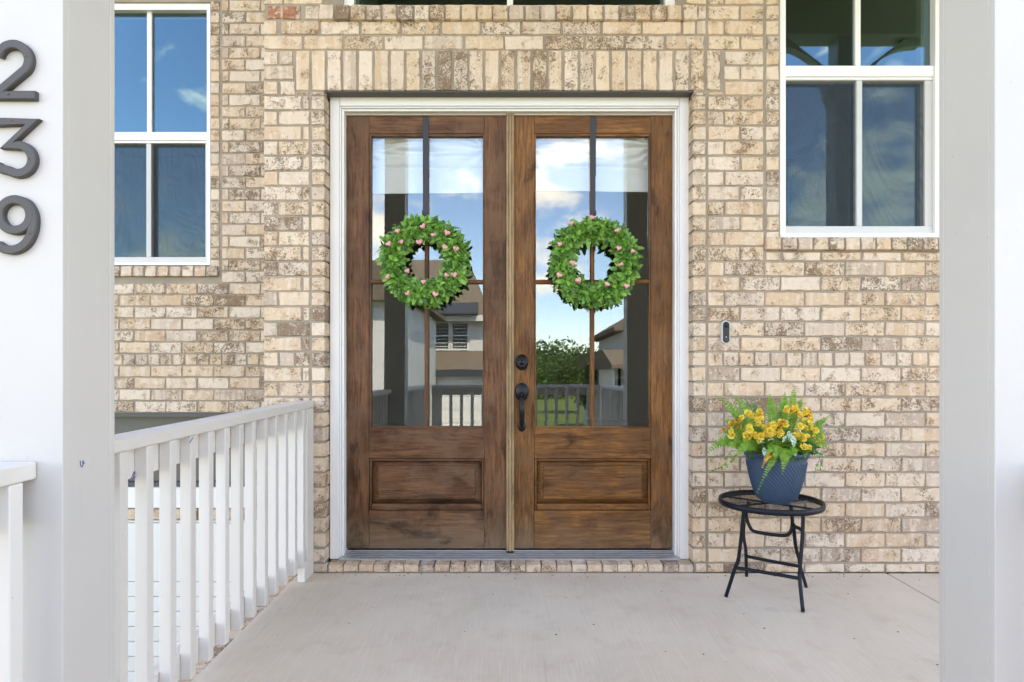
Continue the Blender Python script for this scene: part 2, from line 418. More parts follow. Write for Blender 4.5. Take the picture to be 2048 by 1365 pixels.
def put_brick(x0, x1, z0, z1, y=0.0, D=.04, single=True, mat=None, tilt=0):
    L, h = round((x1-x0)/.004)*.004, round((z1-z0)/.004)*.004
    me = brick_mesh(max(L, .012), max(h, .012), D, rnd.randrange(5))
    cx, cz = (x0+x1)/2 + rnd.uniform(-.0012, .0012), (z0+z1)/2 + rnd.uniform(-.001, .001)
    yy = y + rnd.uniform(-.0015, .0015); ry = rnd.uniform(-.006, .006)
    if single:
        o = bpy.data.objects.new('brick', me); col.objects.link(o); o.parent = wall_now
        o.location = (cx, yy, cz); o.rotation_euler = (tilt, ry, rnd.uniform(-.008, .008))
        if mat: o.material_slots[0].link = 'OBJECT'; o.material_slots[0].material = mat
        return o
    stuff_acc.add([(v.co.x+cx, v.co.y+yy, v.co.z+cz) for v in me.vertices], [tuple(p.vertices) for p in me.polygons])
def row_px(n, spans, single=True, y=0.0, D=.04, mats=None):
    z1 = ctop(n); z0 = z1-H if n else 0.003
    for k, (a, b) in enumerate(spans):
        put_brick(wx(a, y), wx(b, y), z0, z1, y, D, single, (mats or {}).get(k))
def brick_wall(label):
    global wall_now, stuff_acc
    wall_now = thing('brick_wall', label, 'wall'); stuff_acc = MB(); return wall_now
def finish_wall():
    if stuff_acc.v: tag(stuff_acc.build('outlying_brick', M['brick'], wall_now), kind='stuff')

# --- entry wall, around and above the double door
w1 = brick_wall('cream brick wall framing the double door, with an upright brick course over it')
XL, XR = wx(527), wx(1414)                      # the bay's left corner and the joint beside the door
OPL, OPR, OPT = wx(649), wx(1386), wz(182)      # opening
MY = .0065                                       # mortar face
wm = MB()
wm.box(XL+.004, OPL-.007, MY, .25, .0, 6.4)
wm.box(OPR+.007, XR, MY, .25, .0, 6.4)
UX0, UX1, UZ = wx(686), wx(1352), wz(12)
wm.box(OPL-.007, OPR+.007, MY, .25, OPT+.008, UZ-.01)
wm.box(OPL-.007, UX0, MY, .25, UZ-.01, 6.4); wm.box(UX1, OPR+.007, MY, .25, UZ-.01, 6.4); wm.box(UX0, UX1, MY, .25, 4.75, 6.4)
wm.box(OPL-.007, OPR+.007, .012, .25, -.3, .028)
wm.box(wx(641.5), wx(1393), -.012, MY+.0004, wz(43), wz(14.5))
wm.build('mortar', M['mortar'], w1)
for n in range(0, 32):
    if n == 14: sp = [(528,555),(560,588),(592,618)]
    elif n % 2: sp = [(528,602),(606,618)]
    else: sp = [(528,554),(558,618)]
    row_px(n, sp)
    if n: # jamb bricks that return into the opening
        row_px(n, [(623,649.5)], D=.13); row_px(n, [(1385.5,1412)], D=.13)
row_px(0, [(623,653), (1392,1412)])
row_px(32, [(528,554),(561,588)]); row_px(33, [(528,586)]); row_px(34, [(528,554),(560,585)])
put_brick(wx(592), wx(617), wz(190), wz(184.5)); put_brick(wx(622), wx(649), wz(190), wz(184.5))
put_brick(wx(1388), wx(1412), wz(190), wz(184.5)); put_brick(wx(1419), wx(1445), wz(190), wz(184.5))
for k in range(27):                             # soldier course
    a = 591.7 + k*31.63; put_brick(wx(a), wx(a+26), wz(180.5), wz(101.5), D=.12)
row_px(35, [(528+80.4*k, min(604.5+80.4*k, 1412)) for k in range(11)])
row_px(36, [(528,553),(561,637)] + [(642.5+80.4*k, 719+80.4*k) for k in range(9)] + [(1367,1390),(1395,1412)])
row_px(37, [(534,600),(610,637),(1396,1412)], mats={0: M['brick_red']})
for k in range(24):                             # projecting sill of the window over the door
    a = 641 + k*31.5; put_brick(wx(a), wx(a+27.5), wz(43), wz(13), y=-.022, D=.12, tilt=-.10)
for k in range(24):                             # brick sill under the threshold, laid on edge
    a = 656 + k*30.6
    put_brick(wx(a), wx(a+27), .003, .041, y=.004, D=.12, tilt=.06)
for n in range(38, 56):                         # above the frame of the photograph
    for k in range(-1, 12):
        a = 528 + (80.4*k if n % 2 else 80.4*k+40)
        a, b = max(a, 528), min(a+76.5, 1412)
        if b-a > 8 and (b < 684 or a > 1354 or ctop(n) > 4.85): row_px(n, [(a, b)], False)
finish_wall()
lint = MB().prismx([(.012, OPT+.006), (.085, OPT+.006), (.085, OPT-.003), (.012, OPT-.003)], OPL-.06, OPR+.06)
lint.build('lintel', M['steel'], w1)

rd = random.Random(77)
deb = MB()
for k in range(90):
    x = rd.uniform(-1.0, 2.2); y = -.004-abs(rd.gauss(0, .05)) if k < 60 else rd.uniform(-1.9, -.05); r_ = rd.uniform(.0015, .004); a = rd.uniform(0, 6.28)
    q = [(x+r_*1.6*math.cos(a+u)*rd.uniform(.6, 1.2), y+r_*math.sin(a+u)*rd.uniform(.6, 1.2), .0004) for u in (0, 1.3, 2.6, 3.9, 5.2)]
    deb.add(q + [(p[0]*.5+x*.5, p[1]*.5+y*.5, .0004+r_*.7) for p in q], [(0,1,6,5),(1,2,7,6),(2,3,8,7),(3,4,9,8),(4,0,5,9),(5,6,7,8,9)])
tag(deb.build('grit', M['soil']), 'dark specks of grit and bark scattered on the porch slab', 'grit', kind='stuff')
# --- wall to the right of the door, with its window
w2 = brick_wall('cream brick wall right of the door, behind the flowers and doorbell')
WX0, WX1, WZ0, WZ1 = wx(1560), wx(1890), wz(474), 3.95
wm = MB()
wm.box(XR, WX0+.003, MY+.0003, .25, 0, 6.4); wm.box(WX0+.003, WX1-.003, MY+.0003, .25, 0, WZ0-.012)
wm.box(WX0+.003, WX1-.003, MY+.0003, .25, WZ1, 6.4); wm.box(WX1-.003, 5.2, MY+.0003, .25, 0, 6.4)
wm.box(wx(1532), wx(1930), -.012, MY+.0007, wz(501), wz(477))
wm.build('mortar', M['mortar'], w2)
EDGE = 1885
for n in range(0, 56):
    out = n > 38
    if n == 14:
        sp = [(1417+31.6*k, 1444+31.6*k) for k in range(52)]
    else:
        a0 = 1417; f = 30 if n % 2 == 0 else 62
        sp = [(a0, a0+f)] + [(a0+f+3.7+80.5*k, a0+f+80.5*(k+1)) for k in range(20)]
    bw = (n >= 21)
    for (a, b) in sp:
        b = min(b, 2900)
        if n in (32, 33, 34) and a < 1449:
            if b < 1462: continue
            a = 1449
        if bw and n < 47:                       # beside the window
            if a >= 1500 and a < 1890: continue
            if b > 1527 and a < 1527: b = 1527
            if b > 1530 and a < 1890: continue
        if n == 21 and a >= 1530 and a < 1890: pass
        if b-a < 7: continue
        row_px(n, [(a, b)], single=(a < EDGE and not out))
    if 22 <= n < 46: row_px(n, [(1533, 1558)], single=not out, D=.1)
for n in (20,):
    pass
# the course just below the sill and the projecting rowlock sill
z21 = wz(521.5); 
for a, b in [(1534,1561),(1566,1641),(1645,1722),(1727,1803),(1808,1884)]:
    put_brick(wx(a), wx(b), z21, wz(505)); 
for k in range(13):
    a = 1531.5 + 31.2*k
    put_brick(wx(a), wx(a+27.6), wz(501), wz(475.5), y=-.022, D=.12, tilt=-.10, single=a < EDGE)
finish_wall()

# --- recessed wall at the left
YB = 1.0
w3 = brick_wall('cream brick wall set back at the left, behind the white railing')
LX0, LX1, LZ0, LZ1 = wx(187, YB), wx(419.5, YB), wz(530, YB), wz(4, YB)
BX1 = wx(496, YB); BZ0, BZ1 = wz(1018, YB), wz(826, YB); BX0 = -4.2
wm = MB(); yb = YB + MY
wm.box(LX1, XL+.25, yb, YB+.25, LZ0-.012, 6.4); wm.box(LX0, LX1, yb, YB+.25, LZ1, 6.4)
wm.box(-7.5, LX0, yb, YB+.25, LZ0-.012, 6.4); wm.box(-7.5, XL+.25, yb, YB+.25, BZ1, LZ0-.012)
wm.box(BX1, XL+.25, yb, YB+.25, wz(1040, YB), BZ1); wm.box(-7.5, BX0, yb, YB+.25, wz(1040, YB), BZ1)
wm.box(BX0, BX1, yb, YB+.25, wz(1040, YB), BZ0-.003)
wm.box(wx(150, YB), wx(436.5, YB), YB-.012, yb+.0004, wz(553, YB), wz(534, YB))
wm.build('mortar', M['mortar'], w3)
sm = MB().box(XL+.004, XL+.25, .2505, YB+MY, -1.5, 6.4); sm.build('return_wall', M['mortar'], w3)
EDGEL = 216
def lrow(n, spans, y=YB):
    for a, b in spans:
        if b-a < 5: continue
        row_px(n, [(a, b)], single=(b > EDGEL and a < 528 and n < 46), y=y)
CORN = 634
for n in range(1, 56):
    if n == 14: sp = [(-1045.5+24.85*k, -1045.5+24.85*k+21.3) for k in range(68)]
    else:
        st = (266.7 if n % 2 == 0 else 236.5) - 63.2*21
        sp = [(st+2.6+63.2*k, st+63.2*(k+1)) for k in range(28)]
    res = []
    for a, b in sp:
        b = min(b, CORN)
        if n < 10:                                   # below: only right of the low window
            a = max(a, 498)
            if n < 2 or b-a < 6: continue
        elif 21 <= n <= 44:
            if a < 187:
                b = min(b, 184)
            else:
                if a < 444: a = 444 if b > 450 else 9999
        if b-a < 5: continue
        res.append((a, b))
    lrow(n, res)
    if 22 <= n <= 44: lrow(n, [(421, 438.5)])
zs = wz(572, YB)
for k in range(13):
    a = 437-20.6 - 24.4*k
    put_brick(wx(a, YB), wx(a+20.6, YB), wz(553.5, YB), wz(533, YB), y=YB-.022, D=.12, tilt=-.10, single=a > EDGEL-25)
for k in range(16):                                  # sill of the low window
    a = 492-20.6 - 24.4*k
    put_brick(wx(a, YB), wx(a+20.6, YB), wz(1039, YB), wz(1019.5, YB), y=YB-.015, D=.1, single=a > EDGEL-25)
finish_wall()

# ------------------------------------------------------------------ house body, interior, porch structure
hb = MB()
hb.box(-7.5, -7.25, YB+.2502, 9, -1.5, 6.4); hb.box(5.2, 5.45, 0.0, 9, -1.5, 6.4); hb.box(-7.25, 5.2, 8.75, 9, -1.5, 6.4)
hb.box(-7.25, 5.2, YB+.2502, 8.75, -.35, -.02); hb.box(XL+.25, 5.2, .2502, YB+.2502, -.35, -.02)
hb.box(-7.25, 5.2, YB+.2502, 8.75, 5.0, 5.1); hb.box(XL+.25, 5.2, .2502, YB+.2502, 5.0, 5.1)
tag(hb.build('house_interior', M['interior']), kind='structure')
rf = MB()
rf.prismx([(-.55, 6.36), (-.55, 6.55), (4.6, 9.6), (9.6, 6.55), (9.6, 6.36)], -8.0, 6.0)  # unseen roof, added tall enough to keep the sun off the porch
tag(rf.build('unseen_house_roof', M['shingle']), kind='structure')
fl = MB().box(-1.1, 5.1, .2504, 8.7, -.02, .06); tag(fl.build('interior_floor', M['floorboard']), kind='structure')

SLX = wx(600) - .004
sl = MB().box(SLX, wx(1773)-.004, -4.55, -.001, -.16, 0.0)
tag(sl.build('porch_slab', M['concrete'], bevel=.006), kind='structure')
sl = MB().box(wx(1773)+.004, 5.0, -4.55, -.001, -.16, -.001)
tag(sl.build('porch_slab', M['concrete'], bevel=.006), kind='structure')
ed = MB().box(-1.37, 5.0, -4.62, -.0015, -1.5, -.165)
pe = tag(ed.build('porch_foundation', M['mortar']), kind='structure')
me_cap = MB().box(-1.362, SLX-.003, -4.6, -.002, -.165, -.024).build('mortar_bed', M['mortar'], pe)
wall_now = pe
for k in range(50):                                  # brick edge of the porch
    y = -.045 - k*.0905
    if y < -4.5: break
    me = brick_mesh(.080, .2, .1, k % 5)
    o = bpy.data.objects.new('brick', me); col.objects.link(o); o.parent = pe
    o.location = (-1.266 + rnd.uniform(-.003, .003), y, -.012 + rnd.uniform(-.002, .001)); o.rotation_euler = (R(-90), 0, R(90))
    o.rotation_euler = Matrix(((0,0,1),(-1,0,0),(0,-1,0))).to_euler()

# low window and panelled wall beneath the recessed wall
lw = thing('low_window', 'dark low window behind the railing balusters, above white panel siding', 'window', (BX0, YB, BZ0))
lw.location = (0, 0, 0)
MB().box(BX0, BX1, YB+.03, YB+.12, BZ0, wz(977, YB)).build('sill_rail', M['vinyl'], lw)
MB().box(BX0, BX1, YB+.05, YB+.14, wz(976.5, YB), wz(968, YB)).build('sash_rail', M['metal_roof'], lw)
MB().box(BX0, BX1, YB+.10, YB+.106, wz(967.5, YB), BZ1-.03).build('pane', M['taupe'], lw)  # opaque sheet instead of clear glass, recess shade painted in
MB().box(BX0, BX1, YB+.0, YB+.16, BZ1-.029, BZ1-.002).build('lintel', M['steel'], lw)
MB().box(BX1-.03, BX1-.0005, YB+.04, YB+.15, wz(967, YB), BZ1-.03).build('jamb', M['vinyl'], lw)
pw = thing('panel_siding', 'white panel boards low on the set-back wall, seen between balusters', 'siding')
zt = wz(1041.5, YB)
zs_ = [zt, zt-.02, wz(1165, YB), wz(1195, YB), wz(1225, YB)]
while zs_[-1] > -1.5: zs_.append(zs_[-1]-.105)
for a, b in zip(zs_, zs_[1:]):
    MB().box(-7.5, XL+.24, YB+.004, YB+.05, b+.004, a).build('board', M['white_clean'], pw, bevel=.003)
MB().box(-7.5, XL+.24, YB+.05, YB+.25, -1.5, zt).build('backing', M['mortar'], pw)

# porch roof: beam, ceiling, vent
CZ, BZ = 4.45, 4.0
pr = thing('porch_roof', 'porch roof with beam and painted ceiling, mirrored in the window', 'roof')
MB().box(-1.4, 5.0, -2.45, -.03, CZ, CZ+.15).build('ceiling', M['soffit'], pr)
MB().box(-1.38, 5.0, -2.2, -1.96, BZ, CZ-.001).build('beam', M['soffit'], pr, bevel=.006)
MB().box(-1.40, -1.16, -1.958, -.03, BZ, CZ-.001).build('side_beam', M['soffit'], pr)
MB().prismx([(-2.6, CZ+.151), (-2.6, CZ+.3), (-.02, CZ+.9), (-.02, CZ+.151)], -1.5, 5.1).build('roofing', M['shingle'], pr)
MB().box(-1.5, 5.1, -2.62, -2.601, CZ+.10, CZ+.32).build('fascia', M['trim'], pr)
vent = thing('ceiling_vent', 'slatted vent in the porch ceiling, mirrored in the upper window', 'vent')
for k in range(6): MB().box(2.75+k*.06, 2.79+k*.06, -1.25, -.95, CZ-.012, CZ-.002).build('slat', M['trim'], vent)

# columns
def column(x0, x1, label):
    c = thing('porch_column', label, 'column', ((x0+x1)/2, -2.0865, 0), 'porch columns')
    h = (x1-x0)/2
    for y0_, y1_ in ((-.0935, -.0745), (.0745, .0935)): MB().box(-h, h, y0_, y1_, .001, BZ-.002).build('face_board', M['white'], c, bevel=.002)
    for x0_, x1_ in ((-h+.0003, -h+.019), (h-.019, h-.0003)): MB().box(x0_, x1_, -.0743, .0743, .001, BZ-.002).build('face_board', M['white'], c, bevel=.0015)
    MB().box(-h+.02, h-.02, -.074, .074, .002, BZ-.003).build('core_post', M['white'], c)
    # arched braces up to the beam
    for s in (-1, 1):
        arc = [(s*(h+.002), 3.42), (s*(h+.035), 3.44), (s*(h+.04), 3.48)]
        for k in range(13):
            a = k/12*math.pi/2
            arc.append((s*(h+.56-.50*math.cos(a)), 3.50+.44*math.sin(a)))
        arc += [(s*(h+.56), BZ-.003), (s*(h+.42), BZ-.003), (s*(h+.002), 3.68)]
        if s < 0: arc = arc[::-1]
        MB().prism(arc, -.05, .05).build('brace', M['soffit'], c)
    return c
CLX1 = -.972; CLX0 = CLX1-.187; CRX0 = 1.045; CRX1 = CRX0+.187
column_left = column(CLX0, CLX1, 'white porch column at left carrying the dark house numbers')
column(CRX0, CRX1, 'white porch column at the right edge, right of the flower pot')
column(2.85, 3.037, 'porch column beyond the right edge, mirrored in the window with arched braces')

# ------------------------------------------------------------------ railings
HT = CAMZ - .217
def baluster_run(root, X0, X1, y0, y1, first, pitch, axis='y', z=0.0, side=1):
    pass
def rail_y(label, xin, ya, yb, ys, side=1, post=None):
    """railing running along y; xin = face towards the porch, side = +1 when that face looks to +x"""
    r = thing('porch_railing', label, 'railing', (xin, ya, 0))
    s = side; B = lambda a, b: (min(-s*a, -s*b), max(-s*a, -s*b))
    x0, x1 = B(0, .089); MB().box(x0, x1, 0, yb-ya, HT-.038, HT).build('handrail', M['rail_white'], r, bevel=.004)
    x0, x1 = B(.0385, .0765)
    MB().box(x0, x1, 0.001, yb-ya-.001, HT-.131, HT-.0385).build('subrail', M['rail_white'], r, bevel=.003)
    MB().box(x0, x1, 0.001, yb-ya-.001, .083, .172).build('bottom_rail', M['rail_white'], r, bevel=.003)
    x0, x1 = B(0.0005, .038)
    me = MB().box(x0, x1, 0, .038, .084, HT-.0385).mesh('baluster'); me.materials.append(M['rail_white'])
    for k, y in enumerate(ys):
        link('baluster', me, M['rail_white'], r, bevel=.003, loc=(rnd.uniform(-.001, .001), y-ya, 0))
    if post: MB().box(x0-.0005, x1+.0005, post[0]-ya, post[1]-ya, 0.001, HT-.0387).build('post', M['rail_white'], r, bevel=.003)
    return r
RX = wx(628)
r1 = rail_y('white railing with square balusters running from the column to the brick wall', RX, -1.992, -.004,
            [CAMY + 1.822 + .1332*k for k in range(13)], 1, (-.118, -.006))
MB().box(-.115, -.04, .003, .05, .02, HT-.132).build('rough_post', M['rough_white'], r1, bevel=.003)
ball_hold = MB().box(-.038, .0, 1.83, 1.874, .001, .10).build('post_foot', M['rail_white'], r1, bevel=.004)
rail_y('white railing stub at the far left, in front of the numbered column', -1.026, -4.32, -2.1815,
       [CAMY + 1.342 - .1332*k for k in range(16)], 1)
rail_y('white side railing mirrored low at the right of the right door glass', 1.12, -4.32, -2.1815,
       [CAMY + 1.342 - .1332*k for k in range(16)], -1)
def rail_x(label, y, xa, xb):
    r = thing('porch_railing', label, 'railing', (xa, y, 0)); L = xb-xa
    MB().box(0, L, -.089, 0, HT-.038, HT).build('handrail', M['rail_white'], r, bevel=.004)
    MB().box(0, L, -.0765, -.0385, HT-.131, HT-.0385).build('subrail', M['rail_white'], r)
    MB().box(0, L, -.0765, -.0385, .083, .172).build('bottom_rail', M['rail_white'], r)
    me = MB().box(0, .038, -.038, -.0005, .084, HT-.0385).mesh('baluster'); me.materials.append(M['rail_white'])
    k = .10
    while k < L-.08: link('baluster', me, M['rail_white'], r, loc=(k, 0, 0)); k += .1332
    for x in (0.0, L-.089): MB().box(x, x+.089, -.18, -.0905, .001, HT-.002).build('post', M['rail_white'], r)
rail_x('white front railing of the porch, mirrored in both door panes', -4.33, -1.02, 1.12)
# blue pen scribbles left on the paint
M['ink'] = plain('blue_ink', (.02,.05,.22), .6)
def scribble(name_parent, pts, w=.0011):
    MB().tube(catmull(pts, 4), w, 5).build('pen_mark', M['ink'], name_parent)
def onrail(px, py, x):                               # point on a face of constant x of the wall railing, in the railing's frame
    zc = (x)*FPX/(px-1024); return (x-RX+.0008, zc+CAMY+1.992, CAMZ-(py-722)*zc/FPX)
xs_ = RX-.0385
scribble(r1, [onrail(p, q, xs_) for p, q in ((262,958),(268,944),(272,950),(266,955),(273,936),(277,938),(281,926))])
scribble(r1, [onrail(p, q, RX) for p, q in ((379,886),(383,880),(386,876))])
def oncol(px, py): zc = CLX1*FPX/(px-1024); return (CLX1+.0006, zc+CAMY, CAMZ-(py-722)*zc/FPX)
pm = tag(MB().tube(catmull([oncol(160,922), oncol(161,931), oncol(164,934), oncol(167,922), oncol(165,926), oncol(169,928)], 4), .0009, 5).build('pen_mark', M['ink'], column_left))
pm.matrix_parent_inverse = Matrix.Translation(-Vector(column_left.location))
# ------------------------------------------------------------------ house numbers
NS = 1.42/FPX; NY = -2.1801
def digit(ch, strokes, screws, label):
    o = thing('house_number', label, 'house number', (0, NY, 0), 'house numbers on the column')
    tp = lambda p: ((p[0]-1024)*NS, CAMZ-(p[1]-722)*NS)
    mb = MB()
    for si, (path, w, closed) in enumerate(strokes):
        pts = [Vector(tp(p)) for p in path]; hw = w*NS/2; k = len(pts); T = .0135 - si*.0004; b = .0022
        prof = [(-hw, 0), (-hw, T-b), (-hw+b, T), (hw-b, T), (hw, T-b), (hw, 0)]
        base = len(mb.v)
        for i, p in enumerate(pts):
            if closed: t0, t1 = (p-pts[i-1]).normalized(), (pts[(i+1) % k]-p).normalized()
            else:
                t0 = (p-pts[i-1]).normalized() if i else (pts[1]-p).normalized()
                t1 = (pts[i+1]-p).normalized() if i < k-1 else t0
            t = (t0+t1).normalized(); nrm = Vector((-t.y, t.x)); sc = 1/max(.55, nrm.dot(Vector((-t0.y, t0.x))))
            for u, d in prof: q = p + nrm*u*sc; mb.v.append((q.x, -d, q.y))
        for i in range(k if closed else k-1):
            j = (i+1) % k
            for a in range(5): mb.f.append((base+i*6+a, base+j*6+a, base+j*6+a+1, base+i*6+a+1)); mb.mi.append(0)
        if not closed:
            mb.f.append(tuple(base+a for a in range(6))); mb.mi.append(0)
            mb.f.append(tuple(base+(k-1)*6+a for a in range(5, -1, -1))); mb.mi.append(0)
    mb.build('numeral', M['number'], o)
    for s in screws:
        x, z = tp(s)
        MB().lathe([(0.0, -.0142), (.0022, -.0142), (.0026, -.0128)], x, 0, 10, 0, 'y', z).build('screw', M['rust'], o)
def arc(cx, cy, r, a0, a1, n=18): return [(cx+r*math.cos(R(a0+(a1-a0)*i/n)), cy-r*math.sin(R(a0+(a1-a0)*i/n))) for i in range(n+1)]
digit('2', [(arc(33, 124.5, 31, 168, -38) + [(44, 155), (20, 175), (-1, 192)], 17.5, False), ([(-10, 195), (78, 195)], 17.5, False)],
      [(62, 119), (26, 193)], 'dark metal numeral two, top of three on the left column')
digit('3', [([(-10, 248), (72, 248), (22, 295), (43, 294.5)] + arc(43, 322, 28, 80, -125, 16) + [(10, 341), (1, 334)], 17.5, False)],
      [(33, 246), (67, 321)], 'dark metal numeral three, middle one on the left column')
nine_tail = [(p.x, p.y) for p in catmull([(36,402.5,0),(57,408,0),(70.5,428,0),(72.5,452,0),(66,476,0),(53,493,0),(35,501.5,0),(16,500,0),(1,491,0)], 5)]
digit('9', [(arc(36.5, 432.5, 30.5, 0, 350, 35), 17.5, True), (nine_tail, 17.5, False)], [(68, 470), (1, 431)],
      'dark metal numeral nine, lowest of three on the left column')

# ------------------------------------------------------------------ door frame and threshold
CY = .085
df = thing('door_frame', 'white moulded casing and metal threshold around the double door', 'door frame')
def casing(x0, x1, zt, y0, y1, w, name, zb=.0488):
    MB().box(x0, x0+w, y0, y1, zb, zt).build(name, M['white_clean'], df, bevel=.004)
    MB().box(x1-w, x1, y0, y1, zb, zt).build(name, M['white_clean'], df, bevel=.004)
    MB().box(x0+w+.0004, x1-w-.0004, y0, y1, zt-w, zt).build(name, M['white_clean'], df, bevel=.004)
ox0, ox1, ozt = wx(659.5, CY), wx(1378, CY), wz(193.5, CY)
casing(ox0, ox1, ozt, CY, .24, .052, 'casing')
casing(ox0+.0524, ox1-.0524, ozt-.0524, CY+.008, .24, .009, 'bead')
casing(ox0+.0618, ox1-.0618, ozt-.0618, CY+.020, .24, .013, 'stop', .052)
DX0, DX1 = wx(692.5, .155), wx(1344.5, .155); DZ1 = wz(232.5, .155); DZ0 = wz(1097.5, .155)
jx0, jx1 = ox0+.0752, ox1-.0752
MB().box(jx0, DX0-.002, .145, .24, .052, ozt-.0752).build('jamb', M['white_clean'], df)
MB().box(DX1+.002, jx1, .145, .24, .052, ozt-.0752).build('jamb', M['white_clean'], df)
MB().box(DX0-.0015, DX1+.0015, .145, .24, DZ1+.003, ozt-.0752).build('jamb', M['white_clean'], df)
prof = [(CY-.012, .046)]; yk = CY-.012
prof.append((yk, .053))
for k in range(4):
    y = CY-.004 + k*.0185; z = .056 + k*.0054
    prof += [(y, z+.0015), (y+.0125, z+.0045), (y+.0127, z-.0045), (y+.0183, z-.0040)]
prof += [(.16, .0765), (.24, .0765), (.24, .046)]
MB().prismx(prof[::-1], ox0+.054, ox1-.054).build('threshold', M['alu'], df)

# ------------------------------------------------------------------ door leaves
YF, YT = .155, .20
Y = YF
TILT = R(.55)
def rect(px0, px1, py0, py1, y=YF): return wx(px0, y), wx(px1, y), wz(py1, y), wz(py0, y)
def leaf(label, x0, x1, s0, s1, gx0, gx1, mx, mv, mh, warm):
    L = thing('door_leaf', label, 'door', (0, 0, 0), 'front door leaves')
    def bar(name, a, b, c, d, mat, y0=YF, y1=YT, bev=.002, **k):
        X0, X1, Za, Zb = rect(a, b, c, d); return MB().box(X0, X1, y0, y1, Za, Zb).build(name, mat, L, bevel=bev)
    T, B_ = 232.5, 1097.5
    bar('stile', x0, s0, T, B_, mv); bar('stile', s1, x1, T, B_, mv)
    bar('top_rail', s0+.35, s1-.35, T, 267.5, mh); bar('lock_rail', s0+.35, s1-.35, 857.5, 917.5, mh); bar('bottom_rail', s0+.35, s1-.35, 1021.5, B_, mh)
    bar('core', s0-2, s1+2, 857.8, B_-1, mh, YF+.034, YT-.002, 0)
    # glazing beads round the glass
    gb = [(s0+.2, gx0, 267.6, 857.4, mv), (gx1, s1-.2, 267.6, 857.4, mv)]
    for a, b, c, d, m in gb: bar('glazing_bead', a, b, c, d, m, YF+.006, YT-.003, .0015)
    bar('glazing_bead', gx0+.1, gx1-.1, 267.6, 271.8, mh, YF+.006, YT-.003, .0015); bar('glazing_bead', gx0+.1, gx1-.1, 853.2, 857.4, mh, YF+.006, YT-.003, .0015)
    # muntins, rounded bars in front of and behind the glass
    def halfround(name, X0, X1, Za, Zb, vert):
        mb = MB(); w = (X1-X0) if vert else (Zb-Za)
        pr_ = [(-w/2, .028), (-w/2, .010), (-w*.3, .004), (0, .002), (w*.3, .004), (w/2, .010), (w/2, .028)]
        if vert: mb.add([((X0+X1)/2+u, YF+d, Za) for u, d in pr_] + [((X0+X1)/2+u, YF+d, Zb) for u, d in pr_], [(i, i+1, i+8, i+7) for i in range(6)] + [(6,0,7,13)])
        else: mb.add([(X0, YF+d+.001, (Za+Zb)/2-u) for u, d in pr_] + [(X1, YF+d+.001, (Za+Zb)/2-u) for u, d in pr_], [(i, i+1, i+8, i+7) for i in range(6)] + [(6,0,7,13)])
        mb.build(name, mv if vert else mh, L)
    Xa, Xb, Za, Zb = rect(mx-4.3, mx+4.3, 271.8, 853.2); halfround('muntin', Xa, Xb, Za, Zb, True)
    Xa, Xb, Za, Zb = rect(gx0, gx1, 559.5, 567.5); halfround('muntin', Xa, Xb, Za, Zb, False)
    # four panes
    for a, b in ((gx0, mx-.4), (mx+.4, gx1)):
        for c, d in ((271.8, 563.4), (563.8, 853.2)):
            Xa, Xb, Za, Zb = rect(a, b, c, d, YF)
            hw, hh = (Xb-Xa)/2+.002, (Zb-Za)/2+.002
            o = MB().box(-hw, hw, 0, .004, -hh, hh).build('pane', M['glass'], L, loc=((Xa+Xb)/2, .179, (Za+Zb)/2))
            o.rotation_euler = (-TILT, 0, 0)
    # raised panel with sloped edges and a moulding round it
    Xa, Xb, Za, Zb = rect(s0+1.1, s1-1.1, 918.6, 1020.6)
    m1 = .011
    for nm, q in (('panel_moulding', (Xa, Xa+m1, Za, Zb)), ('panel_moulding', (Xb-m1, Xb, Za, Zb))):
        MB().box(q[0], q[1], YF+.004, YT-.004, q[2], q[3]).build(nm, mv, L, bevel=.003)
    MB().box(Xa+m1+.0003, Xb-m1-.0003, YF+.004, YT-.004, Zb-m1, Zb).build('panel_moulding', mh, L, bevel=.003)
    MB().box(Xa+m1+.0003, Xb-m1-.0003, YF-.006, YT-.004, Za, Za+.036).build('panel_moulding', mh, L, bevel=.008)
    a0, a1, b0, b1 = Xa+m1+.003, Xb-m1-.003, Za+.038, Zb-m1-.003; s = .034
    V = [(a0, YF+.029, b0), (a1, YF+.029, b0), (a1, YF+.029, b1), (a0, YF+.029, b1),
         (a0+s, YF+.012, b0+s*.7), (a1-s, YF+.012, b0+s*.7), (a1-s, YF+.012, b1-s*.7), (a0+s, YF+.012, b1-s*.7)]
    V += [(x + (.003 if k in (0, 3) else -.003), YF+.002, z + (.003 if k < 2 else -.003)) for k, (x, y, z) in enumerate(V[4:8])]
    F = [(0,1,5,4), (1,2,6,5), (2,3,7,6), (3,0,4,7), (4,5,9,8), (5,6,10,9), (6,7,11,10), (7,4,8,11), (8,9,10,11)]
    MB().add(V, F).build('raised_panel', mh, L)
    return L
ll = leaf('weathered left door leaf with four glass panes, faded greyer at its foot', 692.5, 1013, 738, 968.5, 742, 965.5, 853, M['wl_v'], M['wl_h'], 0)
rl = leaf('warm brown right door leaf carrying the black lockset', 1028, 1344.5, 1068.5, 1302, 1072, 1298.5, 1185, M['wr_v'], M['wr_h'], 1)
ax0, ax1 = wx(1012.6, YF), wx(1028.4, YF); az0, az1 = wz(1101, YF), wz(231, YF)
am = MB(); aw = ax1-ax0
pa = [(0, .03), (0, -.012), (.004, -.018), (.011, -.018), (.012, -.014), (.016, -.014), (.017, -.020), (.028, -.020), (.029, -.014), (.033, -.014), (.034, -.018), (aw-.004, -.018), (aw, -.012), (aw, .03)]
am.add([(ax0+u, YF+d, az0) for u, d in pa] + [(ax0+u, YF+d, az1) for u, d in pa], [(i, i+1, i+15, i+14) for i in range(13)] + [tuple(range(14)), tuple(range(27, 13, -1))])
